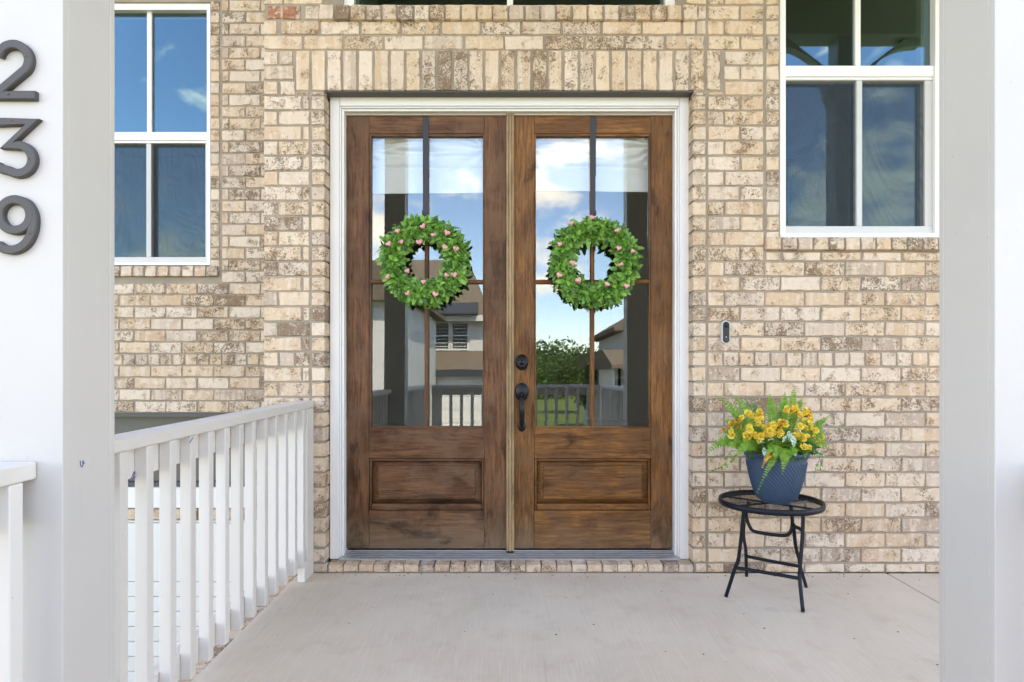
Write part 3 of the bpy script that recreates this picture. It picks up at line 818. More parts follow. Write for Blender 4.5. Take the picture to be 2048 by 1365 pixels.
am.build('astragal', M['astragal'], ll)
MB().box(ax0+.002, ax1-.002, YF-.02, YF+.02, az0-.010, az0-.0005).build('astragal_foot', M['black'], ll)

# lockset on the right leaf
def oval_lathe(prof, cx, cz, sx, n=32):
    mb = MB().lathe(prof, 0, 0, n, 0, 'y', 0); mb.v = [(cx+x*sx, YF+y, cz+z) for x, y, z in mb.v]; return mb
hx, dz = at(1043.5, 725, YF)
db = oval_lathe([(.046, -.0005), (.046, -.006), (.042, -.011), (.034, -.012), (.0335, -.014), (0, -.014)], hx, dz, .78).build('deadbolt_plate', M['black'], rl, True)
oval_lathe([(.031, -.0142), (.031, -.022), (.028, -.025), (.0235, -.025), (.0225, -.023), (.015, -.023), (.0145, -.025), (0, -.0255)], hx, dz, .95).build('lock_cylinder', M['black'], db, True)
_, hz1 = at(0, 784, YF)
hp = oval_lathe([(.052, -.0005), (.052, -.007), (.047, -.012), (.043, -.0125), (.040, -.016), (0, -.018)], hx, hz1-.002, .74).build('handle_plate', M['black'], rl, True)
_, hz2 = at(0, 853, YF)
oval_lathe([(.030, -.0005), (.030, -.006), (.026, -.010), (0, -.012)], hx, hz2, .74).build('lower_plate', M['black'], rl, True)
zA, zB = hz1-.028, hz2+.004
gp = catmull([(hx, YF-.012, zA+.012), (hx, YF-.034, zA-.006), (hx, YF-.052, zA-.045), (hx, YF-.056, (zA+zB)/2), (hx, YF-.046, zB+.045), (hx, YF-.026, zB+.014), (hx, YF-.008, zB)], 6)
rr_ = [.008+.007*math.sin(math.pi*i/(len(gp)-1))**.8 for i in range(len(gp))]
MB().tube(gp, rr_, 14).build('grip', M['black'], hp, True)
tl_ = catmull([(hx, YF-.018, hz1-.012), (hx, YF-.036, hz1-.017), (hx, YF-.05, hz1-.014)], 4)
MB().tube(tl_, [.010, .010, .009, .009, .0085, .008, .0078, .0078, .0078], 10).build('thumb_latch', M['black'], hp, True)

# roman shades behind the glass
def shade(label, x0, x1, zt, zb, seed, slope):
    nx, nz = 70, 60; mb = MB()
    for j in range(nz+1):
        v = j/nz
        for i in range(nx+1):
            u = i/nx; x = x0+(x1-x0)*u; z = zt+(zb+slope*(u-.5)-zt)*v
            g = math.exp(-((v-.28)/.22)**2)                        # gathered zone
            d = 0
            for c in (-.05, 1.02):
                ang = math.atan2((v-.32)*.55, u-c); rad = math.hypot((v-.32)*.55, u-c)
                d += .010*g*math.sin(ang*13+seed*2+noise.noise((u*3, v*3, seed))*3)*math.exp(-rad*1.4)
            d += .012*g*noise.noise((u*2.2+seed, v*22, seed*1.7)) + .004*noise.noise((u*4, v*4, seed+5))
            d += -.010*math.exp(-((v-.60-.02*u)/.02)**2)
            mb.v.append((x, .232-2.4*d, z + .006*g*noise.noise((u*5, v*9, seed+9))))
    for j in range(nz):
        for i in range(nx): a = j*(nx+1)+i; mb.f.append((a, a+1, a+nx+2, a+nx+1)); mb.mi.append(0)
    r = thing('roman_shade', label, 'shade')
    cl = mb.build('cloth', M['cloth'], r, True)
    sm_ = cl.modifiers.new('thickness', 'SOLIDIFY'); sm_.thickness = .003
    MB().box(x0, x1, .235, .26, zt+.001, zt+.03).build('headrail', M['trim'], r)
shade('gathered white roman shade behind the left door glass', wx(739, .25), wx(972, .25), wz(258, .25), wz(389, .25), 1.3, .008)
shade('gathered white roman shade behind the right door glass, creased lower', wx(1066, .25), wx(1303, .25), wz(258, .25), wz(385, .25), 4.1, -.012)

# ------------------------------------------------------------------ windows
def window(label, X0, X1, Z0_, Z1, y, mx, zmid, fw, low=True, sash=.02, ml=.034, offset=0.0, group='white sash windows'):
    w = thing('sash_window', label, 'window', (0, 0, 0), group)
    B = lambda nm, a, b, y0, y1, c, d, m='vinyl', bv=.003: MB().box(a, b, y0, y1, c, d).build(nm, M[m], w, bevel=bv)
    fr = MB(); fr.box(X0, X0+fw, y, y+.13, Z0_, Z1); fr.box(X1-fw, X1, y, y+.13, Z0_, Z1)
    fr.box(X0+fw, X1-fw, y+.0005, y+.13, Z0_, Z0_+fw*.62); fr.box(X0+fw, X1-fw, y+.0005, y+.13, Z1-fw*1.5, Z1)
    fr.build('frame', M['vinyl'], w)
    a, b = X0+fw, X1-fw; zb, zt = Z0_+fw*.62, Z1-fw*1.5
    B('meeting_rail', a+.0004, b-.0004, y+.012, y+.09, zmid, zmid+.060)
    B('meeting_lip', a+.0004, b-.0004, y+.02, y+.09, zmid-.016, zmid-.0006)
    # upper sash
    B('muntin', mx-ml/2, mx+ml/2, y+.03, y+.062, zmid+.0605, zt)
    for p, q in ((a, mx-.004), (mx+.004, b)):
        o = MB().box(p, q, y+.048, y+.053, zmid+.06, zt).build('pane', M['wglass'], w)
    # lower sash, set back, behind an insect screen
    zl = zmid-.017
    s2 = offset
    B('lower_rail', a+.0006, b-.0006, y+.02, y+.10, zb+.0005, zb+.042, 'vinyl_shaded')
    B('sash_stile', b-.022-s2, b-.0006, y+.024, y+.10, zb+.0425, zl, 'vinyl_shaded')
    B('sash_stile', a+.0006, a+.012, y+.05, y+.10, zb+.0425, zl, 'vinyl_shaded')
    B('muntin', mx-ml/2+offset*.2, mx+ml/2+offset*.2, y+.022, y+.06, zb+.0425, zl, 'vinyl_shaded')
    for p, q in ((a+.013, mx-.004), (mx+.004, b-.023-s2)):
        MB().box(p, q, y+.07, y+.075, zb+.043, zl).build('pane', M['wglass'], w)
    MB().box(a+.002, b-.002, y+.038, y+.0388, zb+.003, zl).build('insect_screen', M['screen'], w)
    return w
window('white sash window with insect screen above the flower pot', WX0, WX1, WZ0, WZ1, .02, wx(1716, .05), wz(156, .05), wx(1571.5, .02)-WX0, True, ml=.031, offset=.02)
window('white sash window set back at the left beside the numbered column', LX0, LX1, LZ0, LZ1, YB+.02, wx(298.5, YB+.05), wz(283, YB+.05), wx(419.5, YB)-wx(411, YB), True, ml=.034)
uw = thing('transom_window', 'white window over the double door, only its foot in view', 'window', (0, 0, 0), 'white sash windows')
fr = MB(); fr.box(UX0, UX0+.055, .02, .15, UZ-.004, 4.75); fr.box(UX1-.055, UX1, .02, .15, UZ-.004, 4.75); fr.box(UX0+.055, UX1-.055, .0205, .15, UZ-.004, UZ+.014); fr.box(UX0+.055, UX1-.055, .0205, .15, 4.68, 4.75)
fr.build('frame', M['vinyl'], uw)
MB().box(wx(1014, .04), wx(1026, .04), .035, .08, UZ+.0145, 4.679).build('mullion', M['vinyl'], uw)
for a, b in ((UX0+.055, wx(1018)), (wx(1022), UX1-.055)): MB().box(a, b, .06, .065, UZ+.014, 4.68).build('pane', M['wglass'], uw)

# ------------------------------------------------------------------ wreaths
def leaf_shape(mb, base, d, up, L, W, curl=.25, segs=3):
    d = d.normalized(); s = d.cross(up)
    if s.length < 1e-4: s = d.cross(Vector((1, 0, .3)))
    s.normalize(); n = s.cross(d); b0 = len(mb.v)
    prof = [(.0, .12), (.28, .70), (.60, 1.0), (.85, .66), (1.0, .04)]
    for t, w in prof:
        c = base + d*L*t - n*curl*L*t*t
        mb.v += [tuple(c - s*W*w/2 + n*W*.16*w), tuple(c), tuple(c + s*W*w/2 + n*W*.16*w)]
    for i in range(4):
        for j in range(2):
            a = b0+i*3+j; mb.f.append((a, a+1, a+4, a+3)); mb.mi.append(0)
sprigs = []
for k in range(8):
    rr = random.Random(100+k); mb = MB()
    for i in range(8):
        a = i*2.399+rr.uniform(-.3, .3); el = R(rr.uniform(8, 42)) if i < 6 else R(rr.uniform(45, 75))
        d = Vector((math.cos(a)*math.cos(el), math.sin(a)*math.cos(el), math.sin(el)))
        leaf_shape(mb, d*.004 + Vector((0, 0, .004*i/9)), d, Vector((0, 0, 1)), rr.uniform(.048, .064), rr.uniform(.020, .026), rr.uniform(.05, .35))
    me = mb.mesh('leaf_sprig'); me.materials.append(M['wreath'])
    me.polygons.foreach_set('use_smooth', [True]*len(me.polygons)); sprigs.append(me)
def heart_mesh():
    mb = MB(); n, k = 20, 7
    for j in range(k+1):
        v = -math.pi/2 + math.pi*j/k
        for i in range(n):
            t = 2*math.pi*i/n
            x = 16*math.sin(t)**3/17; y = (13*math.cos(t)-5*math.cos(2*t)-2*math.cos(3*t)-math.cos(4*t)+2)/17
            c = math.cos(v)**.75 if math.cos(v) > 0 else 0
            mb.v.append((x*c*.020, y*c*.020, math.sin(v)*.0145))
    for j in range(k):
        for i in range(n): mb.f.append((j*n+i, j*n+(i+1) % n, (j+1)*n+(i+1) % n, (j+1)*n+i)); mb.mi.append(0)
    me = mb.mesh('heart'); me.materials.append(M['pink']); me.polygons.foreach_set('use_smooth', [True]*len(me.polygons)); return me
HEART = heart_mesh()
def wreath(cpx, cpy, label, hearts, seed, rm=.184):
    rr = random.Random(seed); Yc = YF-.045; cx, cz = at(cpx, cpy, Yc-.02)
    w = thing('wreath', label, 'wreath', (cx, Yc, cz), 'leafy wreaths on the doors')
    tor = MB(); n, m = 48, 10
    for i in range(n):
        a = 2*math.pi*i/n
        for j in range(m):
            b = 2*math.pi*j/m; r = rm + .030*math.cos(b); tor.v.append((r*math.cos(a), .026*math.sin(b), r*math.sin(a)))
    for i in range(n):
        for j in range(m): tor.f.append((i*m+j, ((i+1) % n)*m+j, ((i+1) % n)*m+(j+1) % m, i*m+(j+1) % m)); tor.mi.append(0)
    tor.build('core', M['moss'], w, True)
    spots = []
    for ring, (cnt, phi) in enumerate(((20, 20), (23, 55), (25, 90), (28, 125), (30, 158), (12, -8))):
        for i in range(cnt):
            a = 2*math.pi*(i + rr.uniform(-.3, .3))/cnt + ring*.6
            b = R(phi + rr.uniform(-12, 12))
            # b = 0 faces the hole, 90 faces the viewer, 180 faces outwards
            dr, dy = -math.cos(b), -math.sin(b)
            r = rm + .032*dr; p = Vector((r*math.cos(a), .030*dy, r*math.sin(a)))
            nrm = Vector((dr*math.cos(a), dy-.25, dr*math.sin(a))).normalized()
            spots.append((p, nrm))
    for p, nrm in spots:
        o = bpy.data.objects.new('leaf_sprig', sprigs[rr.randrange(8)]); col.objects.link(o); o.parent = w
        q = nrm.to_track_quat('Z', 'Y') @ Matrix.Rotation(rr.uniform(0, 6.28), 3, 'Z').to_quaternion()
        o.rotation_euler = q.to_euler(); s = rr.uniform(.8, 1.1); o.scale = (s, s, s*rr.uniform(.9, 1.25)); o.location = p
    for (hxp, hyp) in hearts:
        X, Z = at(hxp, hyp, Yc-.055)
        dx, dz_ = X-cx, Z-cz; rad = math.hypot(dx, dz_); off = max(-1, min(1, (rad-rm)/.075))
        o = bpy.data.objects.new('heart', HEART); col.objects.link(o); o.parent = w
        o.location = (dx, -.030-.042*math.sqrt(max(.05, 1-off*off)), dz_)
        nv = Vector((dx/rad*off*.8, -1, dz_/rad*off*.8)).normalized()
        q = (-nv).to_track_quat('-Z', 'Y') if False else nv.to_track_quat('Z', 'Y')
        o.rotation_euler = (q @ Matrix.Rotation(rr.uniform(-.7, .7), 3, 'Z').to_quaternion()).to_euler()
        s = rr.uniform(.8, 1.05); o.scale = (s, s, s)
wreath(848, 522, 'leafy green wreath with pink hearts on the left door leaf',
       [(796,464),(847,455),(868,472),(894,468),(803,486),(838,484),(890,496),(912,500),(779,490),(893,552),(909,552),(847,565),(817,588),(871,590),(777,555),(814,542)], 21)
wreath(1190, 525, 'leafy green wreath with pink hearts on the right door leaf, over the lockset side',
       [(1142,448),(1183,436),(1234,463),(1237,498),(1264,504),(1145,527),(1242,531),(1119,490),(1118,552),(1157,562),(1213,570),(1252,573)], 22, .187)
def hanger(pxa, pxb, label):
    h = thing('wreath_hanger', label, 'hanger', (0, 0, 0), 'black wreath hangers')
    a, b = wx(pxa, YF-.005), wx(pxb, YF-.005); zt, zm, zb = wz(233.5, YF-.005), wz(352, YF-.005), wz(432, YF-.005)
    MB().box(a, b, YF-.0045, YF-.0015, zm, zt).build('upper_band', M['hanger'], h)
    MB().box(a+.001, b-.003, YF-.0075, YF-.005, zb, zm+.006).build('lower_band', M['hanger'], h)
    MB().box(a, b, YF-.0045, YT+.003, zt+.0002, zt+.0022).build('top_hook', M['hanger'], h)
    MB().prismx([(YF-.0076, zb), (YF-.05, zb-.004), (YF-.054, zb+.02), (YF-.05, zb+.02), (YF-.047, zb+.002), (YF-.0076, zb+.005)], a+.002, b-.004).build('hook', M['hanger'], h)
hanger(845.5, 857, 'black metal band holding the left wreath from the door top'); hanger(1181, 1192, 'black metal band holding the right wreath from the door top')

# ------------------------------------------------------------------ doorbell
bx, bz = at(1451.5, 665, -.02)
bell = thing('video_doorbell', 'white and black pill-shaped doorbell on the brick by the door', 'doorbell', (bx, 0, bz))
def pill(w, h, y0, y1, name, m, bev=.003):
    r = w/2; pts = [(r*math.cos(R(a)), h/2-r + r*math.sin(R(a))) for a in range(0, 181, 15)] + [(r*math.cos(R(a)), -h/2+r + r*math.sin(R(a))) for a in range(180, 361, 15)]
    return MB().prism(pts, y0, y1).build(name, m, bell, bevel=bev)
pill(.047, .128, -.027, .004, 'body', M['bell_body']); pill(.036, .116, -.0285, -.0268, 'face_plate', M['bell_face'], .0005)
ML = MB().lathe([(.0125, -.0286), (.0125, -.031), (.010, -.0325), (0, -.0325)], 0, 0, 24, 0, 'y', .038); ML.build('lens', M['black'], bell, True)
MB().lathe([(.013, -.0286), (.013, -.0295), (.011, -.0298), (0, -.0298)], 0, 0, 24, 0, 'y', -.035).build('button', M['bell_face'], bell, True)
MB().lathe([(.003, -.0287), (.003, -.0302), (0, -.0303)], 0, 0, 12, 0, 'y', -.026).build('indicator', M['bell_body'], bell)

# ------------------------------------------------------------------ side table
TX, TY = 1.288, CAMY+3.27
TH = .472
tb = thing('side_table', 'small round dark metal folding table with mesh top', 'table', (TX, TY, 0))
def rel(x, zc, z): return (x-TX, zc+CAMY-TY, z)
rad = .247
rim = MB().lathe([(rad-.012, TH-.004), (rad-.006, TH+.002), (rad, TH), (rad+.002, TH-.012), (rad, TH-.026), (rad-.008, TH-.027), (rad-.009, TH-.012), (rad-.012, TH-.004)], n=72)
rim.build('rim', M['table'], tb, True)
mt = MB(); pitch = .0125; k = -21
ca = R(33)
for sgn in (1, -1):
    dx, dy = math.cos(sgn*ca), math.sin(sgn*ca); nx_, ny_ = -dy, dx
    for k in range(-26, 27):
        o_ = k*.0125; hl = rad*rad - o_*o_
        if hl <= 0: continue
        hl = math.sqrt(hl)-.008
        if hl < .01: continue
        w = .0007; zz = TH-.010 + (0.0006 if sgn > 0 else 0)
        p = [(nx_*o_ + dx*s*hl + nx_*q*w, ny_*o_ + dy*s*hl + ny_*q*w) for s, q in ((-1,-1),(1,-1),(1,1),(-1,1))]
        mt.add([(x, y, zz) for x, y in p] + [(x, y, zz+.0008) for x, y in p], [(3,2,1,0),(4,5,6,7),(0,1,5,4),(1,2,6,5),(2,3,7,6),(3,0,4,7)])
mt.build('mesh_top', M['table'], tb)
for a in (.35, 2.4): 
    d = Vector((math.cos(a), math.sin(a), 0))*(rad-.01)
    MB().tube([tuple(-d + Vector((0,0,TH-.017))), tuple(d + Vector((0,0,TH-.017)))], .005, 6).build('cross_brace', M['table'], tb)
lr = .0088
def leg(pts, name='leg'): 
    MB().tube(catmull([rel(*p) for p in pts], 6), lr, 12).build(name, M['table'], tb, True)
A = [(1.118, 3.165, TH-.02), (1.112, 3.175, .34), (1.10, 3.19, .20), (1.088, 3.20, .155), (1.052, 3.228, .004)]
B2 = [(1.382, 3.115, TH-.02), (1.374, 3.105, .34), (1.356, 3.09, .19), (1.352, 3.085, .14), (1.343, 3.03, .004)]
Dl = [(1.182, 3.336, .372), (1.188, 3.37, .27), (1.232, 3.46, .17), (1.237, 3.47, .13), (1.265, 3.54, .004)]
Cl = [(1.378, 3.214, .365), (1.40, 3.24, .25), (1.435, 3.28, .17), (1.447, 3.295, .13), (1.51, 3.371, .004)]
for p in (A, B2, Dl, Cl): leg(p)
leg([A[3], (1.22, 3.143, .148), B2[3]], 'crossbar'); leg([Dl[3], (1.34, 3.38, .13), Cl[3]], 'crossbar')
leg([(1.19, 3.30, TH-.02), (1.186, 3.325, .385), (1.20, 3.31, .325), (1.225, 3.29, .305), (1.33, 3.235, .302), (1.362, 3.218, .32), (1.372, 3.212, .37), (1.36, 3.20, TH-.02)], 'support_loop')
for (p, q) in (((1.115, 3.17, .375), (1.182, 3.336, .365)), ((1.377, 3.11, .36), (1.378, 3.214, .355))):
    leg([p, ((p[0]+q[0])/2, (p[1]+q[1])/2, (p[2]+q[2])/2), q], 'pivot_bar')

# ------------------------------------------------------------------ potted flowers
PX_, PY_ = 1.308, CAMY+3.25
PZ = TH-.0065
pp = thing('potted_flowers', 'yellow flowers and ferns in a ribbed navy pot on the table', 'potted plant', (PX_, PY_, PZ))
pot = MB(); NP, KP = 240, 44; PH = .236
for j in range(KP+1):
    t = j/KP; z = .012 + (PH-.012)*t; r = .080 + .065*t**.62 + (.002*math.sin(t*3))
    for i in range(NP):
        a = 2*math.pi*i/NP; rib = 0 if t > .86 or t < .02 else 0.0048*max(0, math.sin(44*a + t*64))**1.0
        pot.v.append(((r+rib)*math.cos(a), (r+rib)*math.sin(a), z))
for j in range(KP):
    for i in range(NP): pot.f.append((j*NP+i, j*NP+(i+1) % NP, (j+1)*NP+(i+1) % NP, (j+1)*NP+i)); pot.mi.append(0)
pot.build('pot', M['pot'], pp, True)
MB().lathe([(.1435, PH-.006), (.152, PH-.008), (.154, PH+.014), (.150, PH+.018), (.143, PH+.016), (.139, PH-.02), (.135, PH-.05)], n=64).build('rim', M['pot'], pp, True)
MB().lathe([(.0, 0), (.068, 0), (.070, .006), (.081, .0125), (0, .013)], n=40).build('foot', M['pot'], pp)
MB().lathe([(0, PH-.02), (.08, PH-.018), (.1385, PH-.026)], n=32).build('soil', M['soil'], pp, True)
def frond(tip, bend, W, seed, base=(0,0,PH-.01), n=26, mat='fern', name='fern_frond'):
    rr = random.Random(seed); b = Vector(base); t = Vector(tip); mid = (b+t)/2 + Vector(bend)
    pts = [b*(1-u)**2 + mid*2*u*(1-u) + t*u*u for u in [i/n for i in range(n+1)]]
    mb = MB().tube(pts, [.0018*(1-.7*i/n) for i in range(n+1)], 5)
    view = Vector((-.3, -1, .35)).normalized()
    for i in range(3, n+1):
        u = i/n; d = (pts[i]-pts[i-1]).normalized(); s = d.cross(view).normalized()
        wl = 1.2*W*math.sin(math.pi*min(1, .10+u*.93))**.8*1.0 if u < .55 else 1.2*W*(1-(u-.55)/.47)**.85
        for sg in (-1, 1):
            dd = (s*sg + d*.38 + view*rr.uniform(-.25, .15)).normalized(); L = max(.006, wl*rr.uniform(.85, 1.1)); w = .0125*min(1, L/.02)
            nn = dd.cross(d).normalized(); o = pts[i]
            side = dd.cross(nn); 
            mb.add([o - side*w*.3, o + dd*L*.4 - side*w*.5, o + dd*L, o + dd*L*.45 + side*w*.5, o + side*w*.3], [(0,1,2,3,4)])
    mb.build(name, M[mat], pp)
def pt(px, py, dy=0.0):                             # a point of the plant, dy metres in front (-) of the pot's axis
    X, Z = at(px, py, PY_+dy); return (X-PX_, dy, Z-PZ)
frond(pt(1432,791,.05), (-.0,.0,.05), .028, 1); frond(pt(1462,788,.10), (.0,0,.06), .028, 2)
frond(pt(1589,774,.03), (.02,0,.03), .036, 3, (.02,0,PH)); frond(pt(1575,800,.08), (.0,0,.03), .030, 31, (-.02,0,PH))
frond(pt(1659,832,-.02), (.03,0,.04), .024, 4, (.05,0,PH)); frond(pt(1413,910,-.12), (-.02,0,.16), .034, 5, (-.05,-.02,PH))
frond(pt(1437,868,-.02), (-.0,0,.10), .026, 51, (-.06,0,PH)); frond(pt(1473,918,-.16), (-.03,-.03,.13), .026, 6, (-.08,-.06,PH))
frond(pt(1565,948,-.19), (.0,-.07,.16), .034, 7, (.0,-.08,PH)); frond(pt(1547,925,-.185), (.0,-.06,.14), .030, 71, (-.02,-.08,PH))
frond(pt(1580,915,-.18), (.03,-.06,.10), .026, 72, (.03,-.08,PH)); frond(pt(1533,912,-.18), (-.0,-.05,.10), .024, 73, (-.03,-.09,PH))
frond(pt(1655,898,-.08), (.04,0,.10), .026, 8, (.06,-.03,PH)); frond(pt(1648,868,-.05), (.03,-.03,.10), .040, 9, (.06,-.03,PH))
frond(pt(1515,985,-.165), (.01,-.05,.14), .016, 10, (-.02,-.11,PH)); frond(pt(1525,935,-.17), (-.01,-.05,.10), .020, 11, (-.03,-.09,PH), mat='petal_old')
frond(pt(1620,850,-.1), (.0,-.04,.10), .034, 12, (.03,-.05,PH)); frond(pt(1505,800,.12), (-.01,0,.05), .022, 13, (-.03,.04,PH), mat='dleaf')
frond(pt(1490,797,.12), (-.01,0,.05), .020, 14, (-.03,.04,PH), mat='dleaf')
for k, (fx, fy, dy, bx_, W_) in enumerate([(1450,815,.02,-.02,.026),(1445,840,-.03,-.03,.028),(1425,890,-.08,-.04,.028),(1540,790,.06,.0,.030),(1605,795,.06,.02,.026),(1640,850,.0,.03,.026),
        (1650,880,-.05,.04,.026),(1455,895,-.13,-.05,.026),(1485,905,-.16,-.03,.022),(1610,915,-.16,.04,.022),(1555,915,-.18,.0,.028),(1570,785,.08,.01,.028)]):
    frond(pt(fx, fy, dy), (bx_, -.02 if dy < 0 else .0, .07), W_, 200+k, (bx_*1.6, -.04 if dy < 0 else .02, PH))
# leaves
def broad(name, pos, d, L, W, mat, curl=.3):
    mb = MB(); d = Vector(d).normalized(); up = Vector((0, -.5, 1)).normalized()
    s = d.cross(up).normalized(); n = s.cross(d); p = Vector(pos)
    prof = [(0, .1), (.15, .62), (.4, 1), (.65, .85), (.86, .45), (1, .03)]
    for t, w in prof:
        c = p + d*L*t - n*curl*L*t*t
        mb.v += [tuple(c - s*W*w/2 + n*W*.14*w), tuple(c), tuple(c + s*W*w/2 + n*W*.14*w)]
    for i in range(5):
        for j in range(2): a = i*3+j; mb.f.append((a, a+1, a+4, a+3)); mb.mi.append(0)
    mb.build(name, M[mat], pp, True)
rr = random.Random(5)
for i in range(120):
    a = rr.uniform(0, 6.283); r = .02 + .125*math.sqrt(rr.random()); z = PH + rr.uniform(-.005, .115)*(1-(r/.2)**2)
    e = rr.uniform(-.2, .9)
    broad('leaf', (r*math.cos(a), r*math.sin(a), z), (math.cos(a+rr.uniform(-.6,.6)), math.sin(a)-.3, e), rr.uniform(.04, .07), rr.uniform(.028, .045), 'dleaf', rr.uniform(.1, .5))
for (x, y, dy, dx, dz_, L) in ((1578,862,-.14,-.1,-1,.062),(1590,856,-.13,.6,-.4,.045),(1583,868,-.165,.1,-1,.075),(1572,872,-.15,-.6,-.6,.045),(1588,895,-.15,.0,-1,.055),
                              (1530,886,-.15,-.8,.2,.045),(1535,882,-.15,.6,.4,.04),(1528,895,-.16,-.1,-1,.05),(1541,893,-.15,.7,-.4,.04),(1590,848,-.12,.2,.6,.04)):
    broad('variegated_leaf', pt(x, y, dy), (dx, -.5, dz_), L*.85, L*.42, 'varieg', .2)
# flowers, in heads of several blooms
petal_me = []
for k in range(5):
    r5 = random.Random(50+k); mb = MB()
    for ring, cnt, L, el in ((0, 5, .021, 28), (1, 4, .016, 55)):
        for i in range(cnt):
            a = 2*math.pi*(i+.5*ring)/cnt + r5.uniform(-.25, .25); e = R(el + r5.uniform(-14, 14))
            d = Vector((math.cos(a)*math.cos(e), math.sin(a)*math.cos(e), math.sin(e))); s = Vector((-math.sin(a), math.cos(a), 0)); n = d.cross(s)
            b = len(mb.v)
            for t, w in ((.05, .3), (.45, .95), (.8, 1.0), (1.02, .5)):
                for q in (-1, 0, 1):
                    mb.v.append(tuple(d*L*t + s*q*w*L*.52 - n*L*(.20*q*q - r5.uniform(-.10, .10)) + n*L*.22*t*t))
            for u in range(3):
                for q in range(2): z = b+u*3+q; mb.f.append((z, z+1, z+4, z+3)); mb.mi.append(0)
    me = mb.mesh('flower'); me.materials.append(M['petal']); me.polygons.foreach_set('use_smooth', [True]*len(me.polygons)); petal_me.append(me)
heads = [((1496,829),-.06,3,0),((1504,826),-.08,3,0),((1519,832),-.06,5,2),((1522,846),-.09,5,0),((1515,842),-.1,3,0),((1470,850),-.06,5,3),((1476,843),-.06,4,3),((1456,864),-.07,3,1),
         ((1502,862),-.11,4,0),((1507,872),-.12,4,0),((1516,876),-.13,3,0),((1491,882),-.11,3,0),((1497,872),-.11,2,0),((1534,872),-.14,3,0),((1541,868),-.14,4,0),((1549,856),-.12,4,1),((1558,851),-.11,4,3),((1566,851),-.11,3,2),((1530,856),-.12,2,0),
         ((1552,872),-.14,4,0),((1580,824),-.06,6,0),((1590,818),-.05,5,3),((1600,826),-.06,6,0),((1612,826),-.06,5,2),((1620,830),-.05,3,1),((1604,836),-.08,4,0),
         ((1613,852),-.09,5,0),((1603,860),-.11,5,0),((1597,872),-.12,5,0),((1606,878),-.12,3,0),((1632,880),-.07,3,0),((1607,896),-.13,2,0),((1622,858),-.08,3,0)]
rr = random.Random(9)
for (px, py), dy, cnt, old in heads:
    for i in range(cnt):
        p = Vector(pt(px+rr.uniform(-9, 9), py+rr.uniform(-7.5, 7.5), dy+rr.uniform(-.012, .02)))
        o = bpy.data.objects.new('flower', petal_me[rr.randrange(5)]); col.objects.link(o); o.parent = pp; o.location = p
        nv = Vector((p.x*2+rr.uniform(-.5, .5), -1+rr.uniform(-.3, .3), .45+rr.uniform(-.5, .5))).normalized()
        o.rotation_euler = (nv.to_track_quat('Z', 'Y') @ Matrix.Rotation(rr.uniform(0, 6.28), 3, 'Z').to_quaternion()).to_euler()
        s = rr.uniform(.62, 1.0); o.scale = (s, s, s)
        if i < old: o.material_slots[0].link = 'OBJECT'; o.material_slots[0].material = M['petal_old']; o.scale = (s*.75,)*3
def vine(pxs, seed):
    r5 = random.Random(seed); pts = catmull([pt(*p) for p in pxs], 6)
    mb = MB().tube(pts, .0013, 5); mb.build('vine', M['stem'], pp)
    for i in range(4, len(pts), 3):
        d = Vector((r5.uniform(-1, 1), -.5, r5.uniform(-1, .3))); broad('vine_leaf', pts[i], d, r5.uniform(.014, .026), r5.uniform(.012, .02), r5.choice(['fern', 'fern', 'varieg']), .2)
vine([(1490,900,-.10),(1460,905,-.16),(1452,925,-.17),(1435,938,-.17),(1415,942,-.17)], 1)
vine([(1612,905,-.08),(1630,900,-.14),(1640,915,-.15),(1632,935,-.16),(1628,958,-.16)], 2)
vine([(1605,898,-.10),(1640,905,-.13),(1645,922,-.14),(1641,932,-.14)], 3)
vine([(1480,895,-.10),(1470,915,-.15),(1462,925,-.16)], 4)

# ------------------------------------------------------------------ the place in front, mirrored in the glass
GZ = -1.5
g = MB(); N_ = 40
gx = [-400, -120, -60, -30, -15, -5, 0, 5, 15, 30, 60, 120, 400]; gy = [-400, -150, -80, -55, -40, -30, -20, -10, 0, 10, 40, 150, 400]
for y in gy:
    for x in gx:
        d = max(0, -y-42); g.v.append((x, y, GZ - .0 + (d*.0)))
for j in range(len(gy)-1):
    for i in range(len(gx)-1): a = j*len(gx)+i; g.f.append((a, a+1, a+len(gx)+1, a+len(gx))); g.mi.append(0)
tag(g.build('ground', M['lawn']), kind='structure')
tag(MB().box(-60, 60, -19, -13, GZ-.1, GZ+.004).build('road', M['road']), kind='structure')
tag(MB().box(-7, 1.5, -12.9, -4.8, GZ-.1, GZ+.006).build('driveway', M['drive']), kind='structure')
tag(MB().box(-9, -1.2, -26.5, -19.1, GZ-.1, GZ+.006).build('driveway', M['drive']), kind='structure')

def refl(px, py, d):                                # point d metres in front of the door plane from its mirror image
    zv = 3.775 + d; return ((px-1024)*zv/FPX, CAMZ - (py-25-722)*zv/FPX)
HD = 25.0
def hxz(px, py, d=HD): return refl(px, py, d)
def far_window(h, x0, x1, z0, z1, y):
    w = MB().box(x0-.09, x1+.09, y, y+.06, z0-.09, z1+.09).build('window_trim', M['trim'], h)
    MB().box(x0, x1, y+.0605, y+.07, z0, z1).build('pane', M['house_glass'], w)
    MB().box(x0, x1, y+.0705, y+.085, (z0+z1)/2-.03, (z0+z1)/2+.03).build('sash_bar', M['trim'], w)
    for k in range(7): 
        z = z0 + (z1-z0)*(k+.5)/7; MB().box(x0+.03, x1-.03, y+.0705, y+.074, z-.012, z+.012).build('blind_slat', M['trim'], w)
oh = thing('opposite_house', 'white sided house with tan roofs mirrored in the left door glass', 'house')
y0 = -HD
xa, zt_ = hxz(806, 640); xb, zb_ = hxz(966, 712)
MB().box(-11, xb, y0-8, y0, GZ, zt_).build('upper_wall', M['siding'], oh)
zr0 = zt_; zr1 = hxz(0, 545)[1]
